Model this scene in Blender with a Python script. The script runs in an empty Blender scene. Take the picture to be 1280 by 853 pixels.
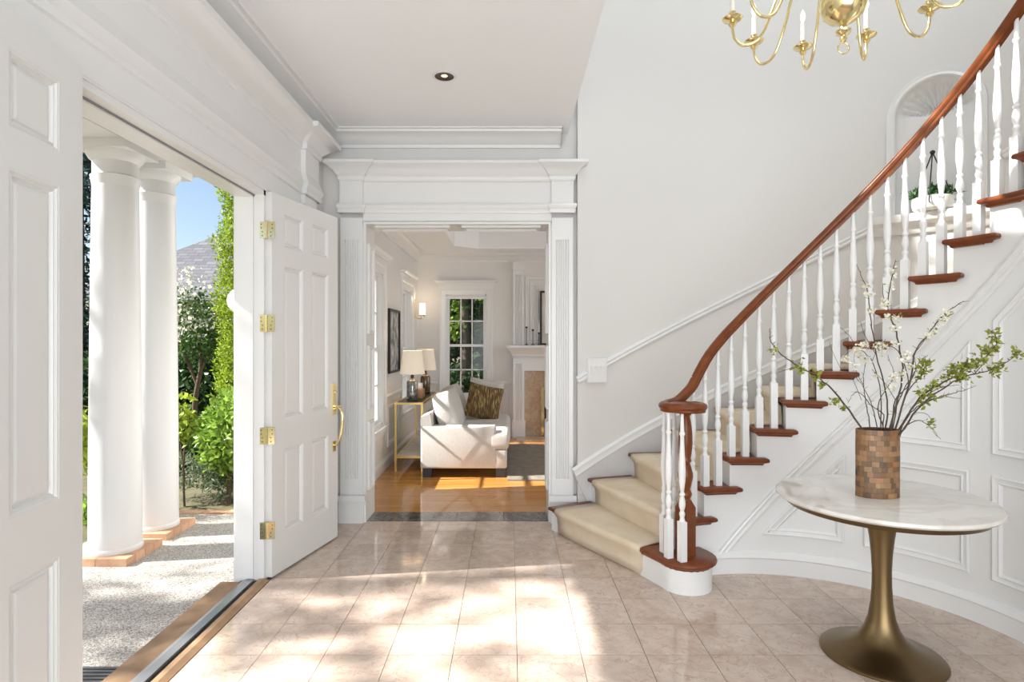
import bpy, bmesh, math, random
from mathutils import Vector, Matrix
random.seed(7)
R_ = math.radians
PI = math.pi
SC = bpy.context.scene
COL = SC.collection

# ------------------------------------------------------------------ camera, sky, sun, lights, exposure
cam = bpy.data.cameras.new('camera'); cam.sensor_width = 36.0
cam.lens = 738.0 / 1280 * 36; cam.shift_x = 3.0 / 1280; cam.clip_end = 400
co = bpy.data.objects.new('camera', cam); COL.objects.link(co)
co.location = (0, 0, 1.49); co.rotation_euler = (PI / 2, 0, 0)
SC.camera = co
SUN_EL = 39.1
SUN_H = Vector((1, 0.15, 0)).normalized()
wd = bpy.data.worlds.new('sky'); SC.world = wd; wd.use_nodes = True
nt = wd.node_tree; nt.nodes.clear()
sk = nt.nodes.new('ShaderNodeTexSky'); sk.sky_type = 'NISHITA'; sk.sun_disc = False
sk.sun_elevation = R_(SUN_EL); sk.sun_rotation = math.atan2(-SUN_H.x, -SUN_H.y)
sk.air_density = 1.0; sk.dust_density = 1.6; sk.ozone_density = 1.0
bg = nt.nodes.new('ShaderNodeBackground'); bg.inputs[1].default_value = 0.165
ow = nt.nodes.new('ShaderNodeOutputWorld')
nt.links.new(sk.outputs[0], bg.inputs[0]); nt.links.new(bg.outputs[0], ow.inputs[0])
sl = bpy.data.lights.new('sun', 'SUN'); sl.energy = 12.5; sl.angle = R_(0.9); sl.color = (1, .97, .92)
so = bpy.data.objects.new('sun', sl); COL.objects.link(so)
so.rotation_euler = Vector((SUN_H.x * math.cos(R_(SUN_EL)), SUN_H.y * math.cos(R_(SUN_EL)), -math.sin(R_(SUN_EL)))).to_track_quat('-Z', 'Y').to_euler()
def area(name, loc, direction, sx, sy, power, color=(1, 1, 1)):
    l = bpy.data.lights.new(name, 'AREA'); l.shape = 'RECTANGLE'; l.size = sx; l.size_y = sy; l.energy = power; l.color = color
    o = bpy.data.objects.new(name, l); COL.objects.link(o); o.location = loc
    o.rotation_euler = Vector(direction).to_track_quat('-Z', 'Y').to_euler(); return o
# added fill, not windows: stairwell top, behind the camera, right of the living room
area('stairwell_fill_light', (1.4, 1.6, 6.75), (0, 0, -1), 3.4, 4.0, 85, (.93, .975, 1))
area('entry_fill_light', (.9, -2.4, 1.35), (0, 1, 0.22), 4.4, 2.5, 190, (.93, .975, 1))
area('living_fill_light', (3.9, 7.2, 1.5), (-1, 0, 0), 3.6, 2.2, 46, (.99, .985, .97))
vs = SC.view_settings; vs.view_transform = 'Standard'; vs.look = 'None'; vs.exposure = 0.23; vs.gamma = 1.0
vs.use_curve_mapping = False

# ------------------------------------------------------------------ materials
MATS = {}
def _links(m): return m.node_tree.nodes, m.node_tree.links
def mat(name, col, rough=.5, metal=0., coat=0., spec=.5, bump=None, var=None, objvar=0., emit=None, estr=0., alpha=None, island=0.):
    """principled material; bump=(scale,strength); var=(colour2, scale, contrast) noise blend; objvar = per-object value variation"""
    if name in MATS: return MATS[name]
    m = bpy.data.materials.new(name); m.use_nodes = True; N, L = _links(m)
    b = N['Principled BSDF']; c = (*col, 1)
    b.inputs['Base Color'].default_value = c; b.inputs['Roughness'].default_value = rough; b.inputs['Metallic'].default_value = metal
    b.inputs['Coat Weight'].default_value = coat; b.inputs['Coat Roughness'].default_value = .08
    b.inputs['Specular IOR Level'].default_value = spec
    if emit: b.inputs['Emission Color'].default_value = (*emit, 1); b.inputs['Emission Strength'].default_value = estr
    tc = N.new('ShaderNodeTexCoord'); out = None
    if var:
        n = N.new('ShaderNodeTexNoise'); n.inputs['Scale'].default_value = var[1]; n.inputs['Detail'].default_value = 6
        L.new(tc.outputs['Object'], n.inputs['Vector'])
        r = N.new('ShaderNodeValToRGB'); k = var[2]; r.color_ramp.elements[0].position = .5 - k; r.color_ramp.elements[1].position = .5 + k
        r.color_ramp.elements[0].color = c; r.color_ramp.elements[1].color = (*var[0], 1)
        L.new(n.outputs['Fac'], r.inputs['Fac']); out = r.outputs['Color']
    if objvar or island:
        hs = N.new('ShaderNodeHueSaturation')
        if out: L.new(out, hs.inputs['Color'])
        else: hs.inputs['Color'].default_value = c
        mr = N.new('ShaderNodeMapRange'); v = objvar or island
        mr.inputs['To Min'].default_value = 1 - v; mr.inputs['To Max'].default_value = 1 + v
        if objvar:
            oi = N.new('ShaderNodeObjectInfo'); L.new(oi.outputs['Random'], mr.inputs['Value'])
        else:
            g = N.new('ShaderNodeNewGeometry'); L.new(g.outputs['Random Per Island'], mr.inputs['Value'])
        L.new(mr.outputs[0], hs.inputs['Value']); out = hs.outputs['Color']
    if out: L.new(out, b.inputs['Base Color'])
    if bump:
        n2 = N.new('ShaderNodeTexNoise'); n2.inputs['Scale'].default_value = bump[0]; n2.inputs['Detail'].default_value = 4
        L.new(tc.outputs['Object'], n2.inputs['Vector'])
        bp = N.new('ShaderNodeBump'); bp.inputs['Strength'].default_value = bump[1]; bp.inputs['Distance'].default_value = .01
        L.new(n2.outputs['Fac'], bp.inputs['Height']); L.new(bp.outputs[0], b.inputs['Normal'])
    MATS[name] = m; return m
WALL = mat('wall paint', (.70, .69, .675), .6)
WALLB = mat('living room paint', (.77, .75, .73), .6)
TRIM = mat('white trim paint', (.79, .792, .79), .32)
CEIL = mat('ceiling paint', (.915, .93, .95), .7)
DOORM = mat('door paint', (.76, .76, .75), .35)
MAHOG = mat('mahogany', (.13, .028, .007), .3, spec=.3, var=((.21, .062, .014), 14, .25))
TREADM = mat('tread wood', (.13, .028, .009), .32, spec=.3, var=((.21, .062, .018), 12, .25))
CARPET = mat('stair carpet', (.82, .66, .47), .95, spec=.1, bump=(260, .8), var=((.90, .79, .63), 6, .22))
BRASS = mat('polished brass', (.86, .72, .38), .14, 1.)
BRASSL = mat('pale brass', (.86, .76, .45), .12, 1.)
BRONZE = mat('brushed bronze', (.215, .15, .075), .36, 1., var=((.17, .12, .06), 5, .3))
BLACK = mat('black paint', (.012, .011, .010), .4)
DARK = mat('dark gap', (.02, .018, .016), .6)
GROUT = mat('grout', (.27, .21, .17), .8)
ALU = mat('aluminium', (.45, .46, .48), .35, .8)
GOLD = mat('gold leaf frame', (.75, .55, .20), .3, 1.)
FABRIC = mat('linen upholstery', (.58, .555, .52), .9, spec=.2, bump=(300, .5), var=((.66, .635, .60), 60, .2))
SHADE = mat('linen lamp shade', (.80, .72, .60), .9, emit=(1, .82, .6), estr=.14)
RUG = mat('grey rug', (.25, .215, .18), .95, spec=.1, bump=(300, .9), var=((.34, .30, .25), 14, .2))
CERAM = mat('white ceramic', (.85, .85, .83), .25)
BARK = mat('bark', (.10, .07, .045), .9, bump=(40, .8))
TWIG = mat('twig bark', (.055, .035, .025), .7, var=((.11, .075, .05), 30, .2))
BLOSSOM = mat('blossom', (.84, .81, .70), .6)
BULB = mat('frosted bulb', (.9, .9, .86), .3, emit=(1, .93, .8), estr=.6)
SOIL = mat('soil', (.075, .065, .035), .95, var=((.13, .12, .06), 9, .2))
TERRA = mat('terracotta brick', (.55, .30, .17), .85, objvar=.15, var=((.66, .42, .28), 20, .3))
def leafmat(name, col, isl=.45, tr=.35):
    m = mat(name, col, .45, island=isl, spec=.3)
    N, L = _links(m); b = N['Principled BSDF']; o = N['Material Output']
    t = N.new('ShaderNodeBsdfTranslucent'); mx = N.new('ShaderNodeMixShader'); mx.inputs[0].default_value = tr
    src = b.inputs['Base Color'].links[0].from_socket
    L.new(src, t.inputs[0]); L.new(b.outputs[0], mx.inputs[1]); L.new(t.outputs[0], mx.inputs[2]); L.new(mx.outputs[0], o.inputs[0]); return m
LEAF = leafmat('bright leaf', (.23, .36, .055)); LEAFD = leafmat('dark leaf', (.035, .075, .02)); LEAFM = leafmat('mid leaf', (.075, .15, .035))
LEAFY = leafmat('yellow leaf', (.33, .42, .05)); LEAFG = leafmat('grey leaf', (.17, .21, .12)); CYP = leafmat('cypress leaf', (.26, .36, .03), .55)
CONIF = leafmat('conifer leaf', (.035, .07, .055), .5); TWLEAF = leafmat('twig leaf', (.31, .34, .055), .35); WHITEF = leafmat('white flower', (.74, .71, .60), .2)
def glassmat():
    m = bpy.data.materials.new('window glass'); m.use_nodes = True; N, L = _links(m); N.clear()
    o = N.new('ShaderNodeOutputMaterial'); t = N.new('ShaderNodeBsdfTransparent'); g = N.new('ShaderNodeBsdfGlossy'); g.inputs['Roughness'].default_value = .02
    f = N.new('ShaderNodeFresnel'); f.inputs[0].default_value = 1.35; mx = N.new('ShaderNodeMixShader')
    L.new(f.outputs[0], mx.inputs[0]); L.new(t.outputs[0], mx.inputs[1]); L.new(g.outputs[0], mx.inputs[2]); L.new(mx.outputs[0], o.inputs[0]); return m
GLASS = glassmat()
def stonemat(name, base, light, vein, scale, vscale, rough, vw=.05, obj=True, coat=.0, objv=.06):
    m = bpy.data.materials.new(name); m.use_nodes = True; N, L = _links(m); b = N['Principled BSDF']; b.inputs['Roughness'].default_value = rough
    b.inputs['Coat Weight'].default_value = coat; b.inputs['Coat Roughness'].default_value = .04
    tc = N.new('ShaderNodeTexCoord'); vec = tc.outputs['Object']
    add = N.new('ShaderNodeVectorMath'); oi = N.new('ShaderNodeObjectInfo')
    if obj:
        sc = N.new('ShaderNodeVectorMath'); sc.operation = 'SCALE'; sc.inputs[0].default_value = (13.1, 7.7, 3.3); L.new(oi.outputs['Random'], sc.inputs['Scale'])
        L.new(vec, add.inputs[0]); L.new(sc.outputs[0], add.inputs[1]); vec = add.outputs[0]
    n1 = N.new('ShaderNodeTexNoise'); n1.inputs['Scale'].default_value = scale; n1.inputs['Detail'].default_value = 8; n1.inputs['Roughness'].default_value = .65; L.new(vec, n1.inputs['Vector'])
    r1 = N.new('ShaderNodeValToRGB'); r1.color_ramp.elements[0].position = .34; r1.color_ramp.elements[1].position = .66
    r1.color_ramp.elements[0].color = (*base, 1); r1.color_ramp.elements[1].color = (*light, 1); L.new(n1.outputs['Fac'], r1.inputs['Fac'])
    n2 = N.new('ShaderNodeTexNoise'); n2.inputs['Scale'].default_value = vscale; n2.inputs['Detail'].default_value = 7; n2.inputs['Distortion'].default_value = 1.2; L.new(vec, n2.inputs['Vector'])
    r2 = N.new('ShaderNodeValToRGB'); e = r2.color_ramp.elements; e[0].position = .5 - vw; e[0].color = (0, 0, 0, 1); e[1].position = .5; e[1].color = (1, 1, 1, 1)
    e2 = e.new(.5 + vw); e2.color = (0, 0, 0, 1); L.new(n2.outputs['Fac'], r2.inputs['Fac'])
    ml = N.new('ShaderNodeMath'); ml.operation = 'MULTIPLY'; L.new(r2.outputs[0], ml.inputs[0]); L.new(n1.outputs['Fac'], ml.inputs[1])
    mx = N.new('ShaderNodeMix'); mx.data_type = 'RGBA'; L.new(ml.outputs[0], mx.inputs[0]); L.new(r1.outputs[0], mx.inputs[6]); mx.inputs[7].default_value = (*vein, 1)
    hs = N.new('ShaderNodeHueSaturation'); mr = N.new('ShaderNodeMapRange'); mr.inputs['To Min'].default_value = 1 - objv; mr.inputs['To Max'].default_value = 1 + objv
    L.new(oi.outputs['Random'], mr.inputs['Value']); L.new(mr.outputs[0], hs.inputs['Value']); L.new(mx.outputs[2], hs.inputs['Color'])
    L.new(hs.outputs[0], b.inputs['Base Color']); return m
TILE = stonemat('rose beige marble', (.52, .40, .325), (.65, .54, .46), (.41, .235, .175), 9, 10, .07, .022)
TILED = stonemat('dark grey marble', (.055, .055, .047), (.11, .105, .09), (.30, .28, .24), 7, 9, .10)
MARB = stonemat('white marble', (.70, .67, .62), (.76, .735, .69), (.58, .52, .46), 3, 2.2, .1, .06, obj=False)
FIREM = stonemat('tan marble', (.42, .29, .19), (.52, .39, .28), (.30, .16, .09), 6, 8, .15)
def woodfloor():
    m = bpy.data.materials.new('honey oak boards'); m.use_nodes = True; N, L = _links(m); b = N['Principled BSDF']; b.inputs['Roughness'].default_value = .09
    tc = N.new('ShaderNodeTexCoord'); br = N.new('ShaderNodeTexBrick'); br.offset = .37; br.inputs['Scale'].default_value = 1
    br.inputs['Color1'].default_value = (.50, .22, .052, 1); br.inputs['Color2'].default_value = (.63, .31, .085, 1); br.inputs['Mortar'].default_value = (.22, .09, .02, 1)
    br.inputs['Mortar Size'].default_value = .0012; br.inputs['Brick Width'].default_value = .95; br.inputs['Row Height'].default_value = .057; br.inputs['Bias'].default_value = 0
    L.new(tc.outputs['Object'], br.inputs['Vector'])
    n = N.new('ShaderNodeTexNoise'); mp = N.new('ShaderNodeMapping'); mp.inputs['Scale'].default_value = (2, 45, 1); L.new(tc.outputs['Object'], mp.inputs[0]); L.new(mp.outputs[0], n.inputs['Vector']); n.inputs['Scale'].default_value = 1.5; n.inputs['Detail'].default_value = 5
    mx = N.new('ShaderNodeMix'); mx.data_type = 'RGBA'; mx.blend_type = 'MULTIPLY'; mx.inputs[0].default_value = .5
    r = N.new('ShaderNodeValToRGB'); r.color_ramp.elements[0].color = (.6, .5, .4, 1); r.color_ramp.elements[0].position = .3; r.color_ramp.elements[1].position = .6
    L.new(n.outputs['Fac'], r.inputs[0]); L.new(br.outputs['Color'], mx.inputs[6]); L.new(r.outputs[0], mx.inputs[7]); L.new(mx.outputs[2], b.inputs['Base Color']); return m
OAK = woodfloor()
def aggmat():
    m = bpy.data.materials.new('exposed aggregate'); m.use_nodes = True; N, L = _links(m); b = N['Principled BSDF']; b.inputs['Roughness'].default_value = .85
    tc = N.new('ShaderNodeTexCoord'); v = N.new('ShaderNodeTexVoronoi'); v.inputs['Scale'].default_value = 150; L.new(tc.outputs['Object'], v.inputs['Vector'])
    r = N.new('ShaderNodeValToRGB'); cr = r.color_ramp; cr.elements[0].color = (.22, .20, .175, 1); cr.elements[1].color = (.60, .57, .52, 1); cr.elements[0].position = .05; cr.elements[1].position = .85
    sp = N.new('ShaderNodeSeparateColor'); L.new(v.outputs['Color'], sp.inputs[0]); L.new(sp.outputs[0], r.inputs[0]); L.new(r.outputs[0], b.inputs['Base Color'])
    bp = N.new('ShaderNodeBump'); bp.inputs['Strength'].default_value = .6; bp.inputs['Distance'].default_value = .004; bp.invert = True; L.new(v.outputs['Distance'], bp.inputs['Height']); L.new(bp.outputs[0], b.inputs['Normal']); return m
AGG = aggmat()
def shinglemat():
    m = bpy.data.materials.new('grey shingles'); m.use_nodes = True; N, L = _links(m); b = N['Principled BSDF']; b.inputs['Roughness'].default_value = .9
    tc = N.new('ShaderNodeTexCoord'); br = N.new('ShaderNodeTexBrick'); br.inputs['Scale'].default_value = 1; br.inputs['Brick Width'].default_value = .42; br.inputs['Row Height'].default_value = .2
    br.inputs['Color1'].default_value = (.10, .10, .115, 1); br.inputs['Color2'].default_value = (.17, .168, .18, 1); br.inputs['Mortar'].default_value = (.08, .08, .09, 1); br.inputs['Mortar Size'].default_value = .02
    L.new(tc.outputs['Object'], br.inputs['Vector']); L.new(br.outputs['Color'], b.inputs['Base Color']); return m
SHING = shinglemat()

# ------------------------------------------------------------------ mesh helpers
class MB:
    def __init__(s): s.v = []; s.f = []
    def add(s, vs_, fs):
        k = len(s.v); s.v += [tuple(p) for p in vs_]; s.f += [tuple(i + k for i in f) for f in fs]; return s
    def box(s, x0, x1, y0, y1, z0, z1):
        return s.add([(x0, y0, z0), (x1, y0, z0), (x1, y1, z0), (x0, y1, z0), (x0, y0, z1), (x1, y0, z1), (x1, y1, z1), (x0, y1, z1)],
                     [(0, 3, 2, 1), (4, 5, 6, 7), (0, 1, 5, 4), (1, 2, 6, 5), (2, 3, 7, 6), (3, 0, 4, 7)])
    def prism(s, poly, z0, z1):
        n = len(poly); return s.add([(x, y, z0) for x, y in poly] + [(x, y, z1) for x, y in poly],
            [tuple(range(n))[::-1], tuple(range(n, 2 * n))] + [(i, (i + 1) % n, n + (i + 1) % n, n + i) for i in range(n)])
    def lathe(s, prof, n=24, c=(0, 0, 0), sx=1, sy=1, cap=True):
        vs_ = [];
        for r, z in prof:
            for i in range(n):
                a = 2 * PI * i / n; vs_.append((c[0] + r * sx * math.cos(a), c[1] + r * sy * math.sin(a), c[2] + z))
        fs = [(j * n + i, j * n + (i + 1) % n, (j + 1) * n + (i + 1) % n, (j + 1) * n + i) for j in range(len(prof) - 1) for i in range(n)]
        if cap and prof[0][0] > 1e-5: fs.append(tuple(range(n))[::-1])
        if cap and prof[-1][0] > 1e-5: fs.append(tuple((len(prof) - 1) * n + i for i in range(n)))
        return s.add(vs_, fs)
    def tube(s, pts, rad, n=8):
        pts = [Vector(p) for p in pts]; m = len(pts)
        rr = rad if isinstance(rad, (list, tuple)) else [rad] * m
        up = Vector((0, 0, 1)); vs_ = []; prev = None
        for i, p in enumerate(pts):
            t = (pts[min(i + 1, m - 1)] - pts[max(i - 1, 0)]).normalized()
            if prev is None: a = t.orthogonal().normalized()
            else: a = (prev - t * prev.dot(t)); a = a.normalized() if a.length > 1e-6 else t.orthogonal().normalized()
            prev = a; b = t.cross(a)
            for k in range(n):
                q = 2 * PI * k / n; vs_.append(p + (a * math.cos(q) + b * math.sin(q)) * rr[i])
        fs = [(j * n + i, j * n + (i + 1) % n, (j + 1) * n + (i + 1) % n, (j + 1) * n + i) for j in range(m - 1) for i in range(n)]
        fs += [tuple(range(n))[::-1], tuple((m - 1) * n + i for i in range(n))]
        return s.add(vs_, fs)
    def sweep(s, path, prof, fn, closed=False, maxseg=None):
        """mitred moulding: path in (a,b), profile (d = along the left normal of the path, n = third axis), fn maps (a,b,n) to the world"""
        P = [Vector(p) for p in path]
        if maxseg:
            Q = []; m = len(P)
            for i in range(m if closed else m - 1):
                a, b = P[i], P[(i + 1) % m]; k = max(1, int((b - a).length / maxseg + .99))
                Q += [a.lerp(b, j / k) for j in range(k)]
            if not closed: Q.append(P[-1])
            P = Q
        m = len(P); vs_ = []
        for i in range(m):
            d1 = (P[i] - P[i - 1]) if (closed or i > 0) else None; d2 = (P[(i + 1) % m] - P[i]) if (closed or i < m - 1) else None
            if d1 is None: d1 = d2
            if d2 is None: d2 = d1
            d1 = d1.normalized(); d2 = d2.normalized(); n1 = Vector((-d1.y, d1.x)); n2 = Vector((-d2.y, d2.x))
            mm = n1 + n2; mm = mm / max(.15, mm.dot(n1)) if mm.length > 1e-6 else n1
            for d, n in prof: q = P[i] + mm * d; vs_.append(fn(q.x, q.y, n))
        w = len(prof); fs = []
        for i in range(m if closed else m - 1):
            j = (i + 1) % m; fs += [(i * w + k, i * w + k + 1, j * w + k + 1, j * w + k) for k in range(w - 1)]
        if not closed: fs += [tuple(range(w)), tuple((m - 1) * w + k for k in range(w))[::-1]]
        return s.add(vs_, fs)
    def grid(s, nu, nv, fn, wrap=False):
        vs_ = [fn(i, j) for j in range(nv) for i in range(nu)]
        return s.add(vs_, [(j * nu + i, j * nu + (i + 1) % nu, (j + 1) * nu + (i + 1) % nu, (j + 1) * nu + i) for j in range(nv - 1) for i in range(nu if wrap else nu - 1)])
    def mesh(s, name, m, smooth=35, recalc=True):
        me = bpy.data.meshes.new(name); me.from_pydata(s.v, [], s.f)
        if recalc:
            bm = bmesh.new(); bm.from_mesh(me); bmesh.ops.recalc_face_normals(bm, faces=bm.faces); bm.to_mesh(me); bm.free()
        me.materials.append(m)
        if smooth:
            me.polygons.foreach_set('use_smooth', [True] * len(me.polygons)); me.set_sharp_from_angle(angle=R_(smooth))
        me.update(); return me
    def build(s, name, m, parent=None, smooth=35, recalc=True):
        return link(s.mesh(name, m, smooth, recalc), name, parent)
def link(me, name, parent=None, loc=None, rz=0):
    o = bpy.data.objects.new(name, me); COL.objects.link(o)
    if loc is not None: o.location = loc; o.rotation_euler = (0, 0, rz)
    if parent is not None:
        o.parent = parent
        if loc is None: o.matrix_parent_inverse = BASE.get(parent.name, Matrix()).inverted()
        elif parent.name in BASE: o.matrix_parent_inverse = BASE[parent.name].inverted()
    return o
BASE = {}
def empty(name, loc=(0, 0, 0), rz=0, local=False):
    """an Empty at a thing's base; with local=False its parts are written in world coordinates"""
    o = bpy.data.objects.new(name, None); COL.objects.link(o); o.location = loc; o.rotation_euler = (0, 0, rz); o.empty_display_size = .1
    if not local: BASE[o.name] = Matrix.Translation(loc) @ Matrix.Rotation(rz, 4, 'Z')
    return o
def tag(o, label=None, cat=None, group=None, kind=None):
    if label: o['label'] = label
    if cat: o['category'] = cat
    if group: o['group'] = group
    if kind: o['kind'] = kind
    return o
def struct(o, label=None): o['kind'] = 'structure'; (label and o.__setitem__('label', label)); return o
def XY(a, b, n): return (a, b, n)
def wallX(x, sgn=1):            # a plane of constant X: path in (y,z), n out along sgn*X
    return lambda a, b, n: (x + sgn * n, a, b)
def wallY(y, sgn=-1):
    return lambda a, b, n: (a, y + sgn * n, b)
def rect(a0, a1, b0, b1): return [(a0, b0), (a1, b0), (a1, b1), (a0, b1)]
def bez(pts, n=8):
    """smooth Catmull-Rom through points"""
    P = [Vector(p) for p in pts]; out = []
    for i in range(len(P) - 1):
        p0, p1, p2, p3 = P[max(i - 1, 0)], P[i], P[i + 1], P[min(i + 2, len(P) - 1)]
        for k in range(n):
            t = k / n; out.append(.5 * ((2 * p1) + (p2 - p0) * t + (2 * p0 - 5 * p1 + 4 * p2 - p3) * t * t + (3 * p1 - p0 - 3 * p2 + p3) * t ** 3))
    return out + [P[-1]]
PANELM = [(0, 0), (0, .011), (.008, .017), (.018, .010), (.030, .008), (.036, .014), (.046, .006), (.048, 0)]
CASING = [(0, 0), (0, .012), (.015, .018), (.07, .022), (.08, .032), (.10, .032), (.10, 0)]
BASEP = [(0, 0), (.018, 0), (.018, .10), (.024, .105), (.014, .125), (.006, .14), (0, .14)]

# ------------------------------------------------------------------ room shell
WX = -1.54          # hall face of the entry wall
FY = 4.88           # hall face of the doorway wall
CZ = 3.20           # hall ceiling
CX, CY = 1.497, 2.729  # centre of the curved stair
RO, RS, RT = 2.27, 1.07, 1.012    # curved wall, string face, tread ends
D0, D1, DZ = 1.985, 3.70, 2.43    # entry door opening
fl = struct(MB().box(WX - .02, 3.9, -2.7, 5.14, -.12, -.006).build('floor', GROUT), 'polished rose beige marble tile floor of the entry hall')
T = .3048
tile_a = MB().box(-.151, .151, -.151, .151, -.012, 0); tm = tile_a.mesh('tile', TILE, 0)
tm2 = MB().box(-.151, .151, -.1215, .1215, -.012, 0).mesh('tile', TILE, 0)
for r in range(-8, 8):
    for c in range(-5, 10):
        x = .035 + T * (c + .5); y = 2.80 + T * (r + .5)
        if r > 5: continue
        d = math.hypot(x - CX, y - CY)
        if x > CX - 1.1 and y > CY - .3 and d > RS + .24 and math.degrees(math.atan2(y - CY, x - CX)) < 112: continue
        if x > CX + RS + .2: continue
        link(tm, 'tile', fl, (x, y, 0))
for c in range(-5, 2):
    link(tm2, 'tile', fl, (.035 + T * (c + .5), 2.80 + T * 6 + .124, 0))
thr = struct(MB().box(-1.2, .34, 4.876, 5.145, -.12, -.004).build('floor_threshold', GROUT), 'dark grey marble threshold strip in the cased opening')
xs = [-1.185, -.85, -.45, -.05, .325]
for a, b in zip(xs[:-1], xs[1:]):
    MB().box(a + .002, b - .002, 4.879, 5.142, -.012, .001).build('tile', TILED, thr, 0)
struct(MB().box(-1.62, 4.1, 5.145, 9.4, -.12, 0).build('floor_living_room', OAK, None, 0), 'honey oak board floor of the living room')

# entry wall (left), full height, with the door opening and a high window over the gallery
X0 = WX - .14
w = MB(); HW = (1.9, 3.75, 5.40, 6.50)
w.box(X0, WX, -2.7, D0, -.1, HW[2]).box(X0, WX, D1, 5.14, -.1, HW[2]).box(X0, WX, D0, D1, DZ, HW[2])
w.box(X0, WX, -2.7, HW[0], HW[2], 6.9).box(X0, WX, HW[1], 5.14, HW[2], 6.9).box(X0, WX, HW[0], HW[1], HW[3], 6.9)
struct(w.build('wall_left', WALL, None, 0), 'white entry wall around the open front doors')
w = MB(); w.box(WX, -1.2, FY, 5.14, -.02, 6.9).box(.34, .56, FY, 5.14, -.02, 6.9).box(-1.2, .34, FY, 5.14, 2.47, 6.9)
struct(w.build('wall_far', WALL, None, 0), 'white wall around the cased opening to the living room')
struct(MB().box(WX, 3.85, -2.7, -2.6, -.1, 6.9).build('wall_back', WALL, None, 0))
struct(MB().box(WX - .14, .479, -2.6, FY, CZ, CZ + .26).build('ceiling', CEIL, None, 0), 'low flat white ceiling of the entry hall')
struct(MB().box(WX - .2, 4.0, -2.7, 5.2, 6.9, 7.0).build('ceiling_stairwell', CEIL, None, 0))

# curved stair wall with arched niche
def pol(r, deg, z): return (CX + r * math.cos(R_(deg)), CY + r * math.sin(R_(deg)), z)
TH0 = 114.6
NA, NB, NS, NSP = 50.8, 38.2, 2.43, 3.17        # niche edges (deg), sill, springing
NW = R_(NA - NB) * RO / 2; NC = (NA + NB) / 2
def arch(th):
    u = (th - NC) / ((NA - NB) / 2); return NSP + NW * math.sqrt(max(0, 1 - u * u))
w = MB(); ths = [TH0 - (TH0 - NA) * i / 40 for i in range(41)]
def strip(ths, z0f, z1f):
    vs_ = [];
    for t in ths: vs_ += [pol(RO, t, z0f(t)), pol(RO, t, z1f(t))]
    w.add(vs_, [(2 * i, 2 * i + 2, 2 * i + 3, 2 * i + 1) for i in range(len(ths) - 1)])
strip(ths, lambda t: -.02, lambda t: 6.9)
nth = [NC + (NA - NB) / 2 * math.cos(PI * i / 36) for i in range(37)]
strip(nth, lambda t: -.02, lambda t: NS); strip(nth, arch, lambda t: 6.9)
strip([NB - NB * i / 24 for i in range(25)], lambda t: -.02, lambda t: 6.9)
w.add([(CX + RO, CY, -.02), (CX + RO, -2.7, -.02), (CX + RO, -2.7, 6.9), (CX + RO, CY, 6.9)], [(0, 1, 2, 3)])
a = pol(RO, TH0, 0); w.add([(a[0], a[1], -.02), (a[0], FY + .05, -.02), (a[0], FY + .05, 6.9), (a[0], a[1], 6.9)], [(0, 1, 2, 3)])
cw = struct(w.build('wall_right', WALL, None, 30), 'tall curved white wall behind the staircase')
def niche(i, j):
    u = -1 + 2 * i / 128; th = NC - u * (NA - NB) / 2; ztop = arch(th); z = NS + (ztop - NS) * (j / 72)
    v = max(0, (z - NSP) / NW); q = max(0, 1 - u * u - v * v); d = .10 * math.sqrt(q)
    if v > .02: d += (.012 * math.cos(26 * math.atan2(v, u)) + .012) * min(1, q * 3) * min(1, (v - .02) * 14)
    return pol(RO + d, th, z)
MB().grid(129, 73, niche).build('niche_recess', TRIM, cw, 50)
def wallC(r, sgn): return lambda a, b, n: pol(r + sgn * n, -a, b)          # path in (-degrees, z)
def wallCm(r, sgn): return lambda a, b, n: pol(r + sgn * n, -math.degrees(a / r), b)   # path in (metres of arc, z)
def arc(deg, r): return -R_(deg) * r
pth = [(arc(NB, RO), NS)] + [(arc(NC, RO) + NW * math.cos(PI * i / 28), NSP + NW * math.sin(PI * i / 28)) for i in range(29)] + [(arc(NA, RO), NS)]
MB().sweep(pth, [(-.055, 0), (-.055, .018), (-.03, .012), (-.01, .022), (0, .012), (0, -.02)], wallCm(RO, -1), maxseg=.12).build('niche_moulding', TRIM, cw)
MB().sweep([(arc(54.6, RO), NS - .14), (arc(34.4, RO), NS - .14)], [(0, 0), (0, .02), (.02, .035), (.06, .045), (.085, .09), (.12, .10), (.14, .10), (.14, 0), (.14, -.2)], wallCm(RO, -1), maxseg=.1).build('niche_sill', TRIM, cw)
RISE, DT, TH1 = .186, 9.395, 133.7
def th_k(k): return TH1 - DT * k
def nose_z(deg): return RISE * (TH1 - 2.4 - deg) / DT
CHR = [(0, 0), (0, .014), (.012, .024), (.03, .02), (.042, .03), (.056, .012), (.06, 0)]
cr_ = [(arc(t, RO), nose_z(t) + .81) for t in (TH0 - .2, 110, 100, 90, 80, 70, 60, 54.6)]
MB().sweep(cr_, CHR, wallCm(RO, -1), maxseg=.12).build('chair_rail', TRIM, cw)
cr_ = [(arc(t, RO), nose_z(t) + .81) for t in (34.4, 20, 5, .2)]
MB().sweep(cr_, CHR, wallCm(RO, -1), maxseg=.12).build('chair_rail', TRIM, cw)
sk_ = [(arc(t, RO), nose_z(t) + .0) for t in [TH0 - .1] + list(range(112, 0, -4))]
MB().sweep(sk_, [(-.32, 0), (-.32, .02), (.06, .02), (.075, .03), (.10, .022), (.125, .028), (.14, .008), (.14, 0)], wallCm(RO, -1), maxseg=.12).build('baseboard', TRIM, cw)

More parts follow.
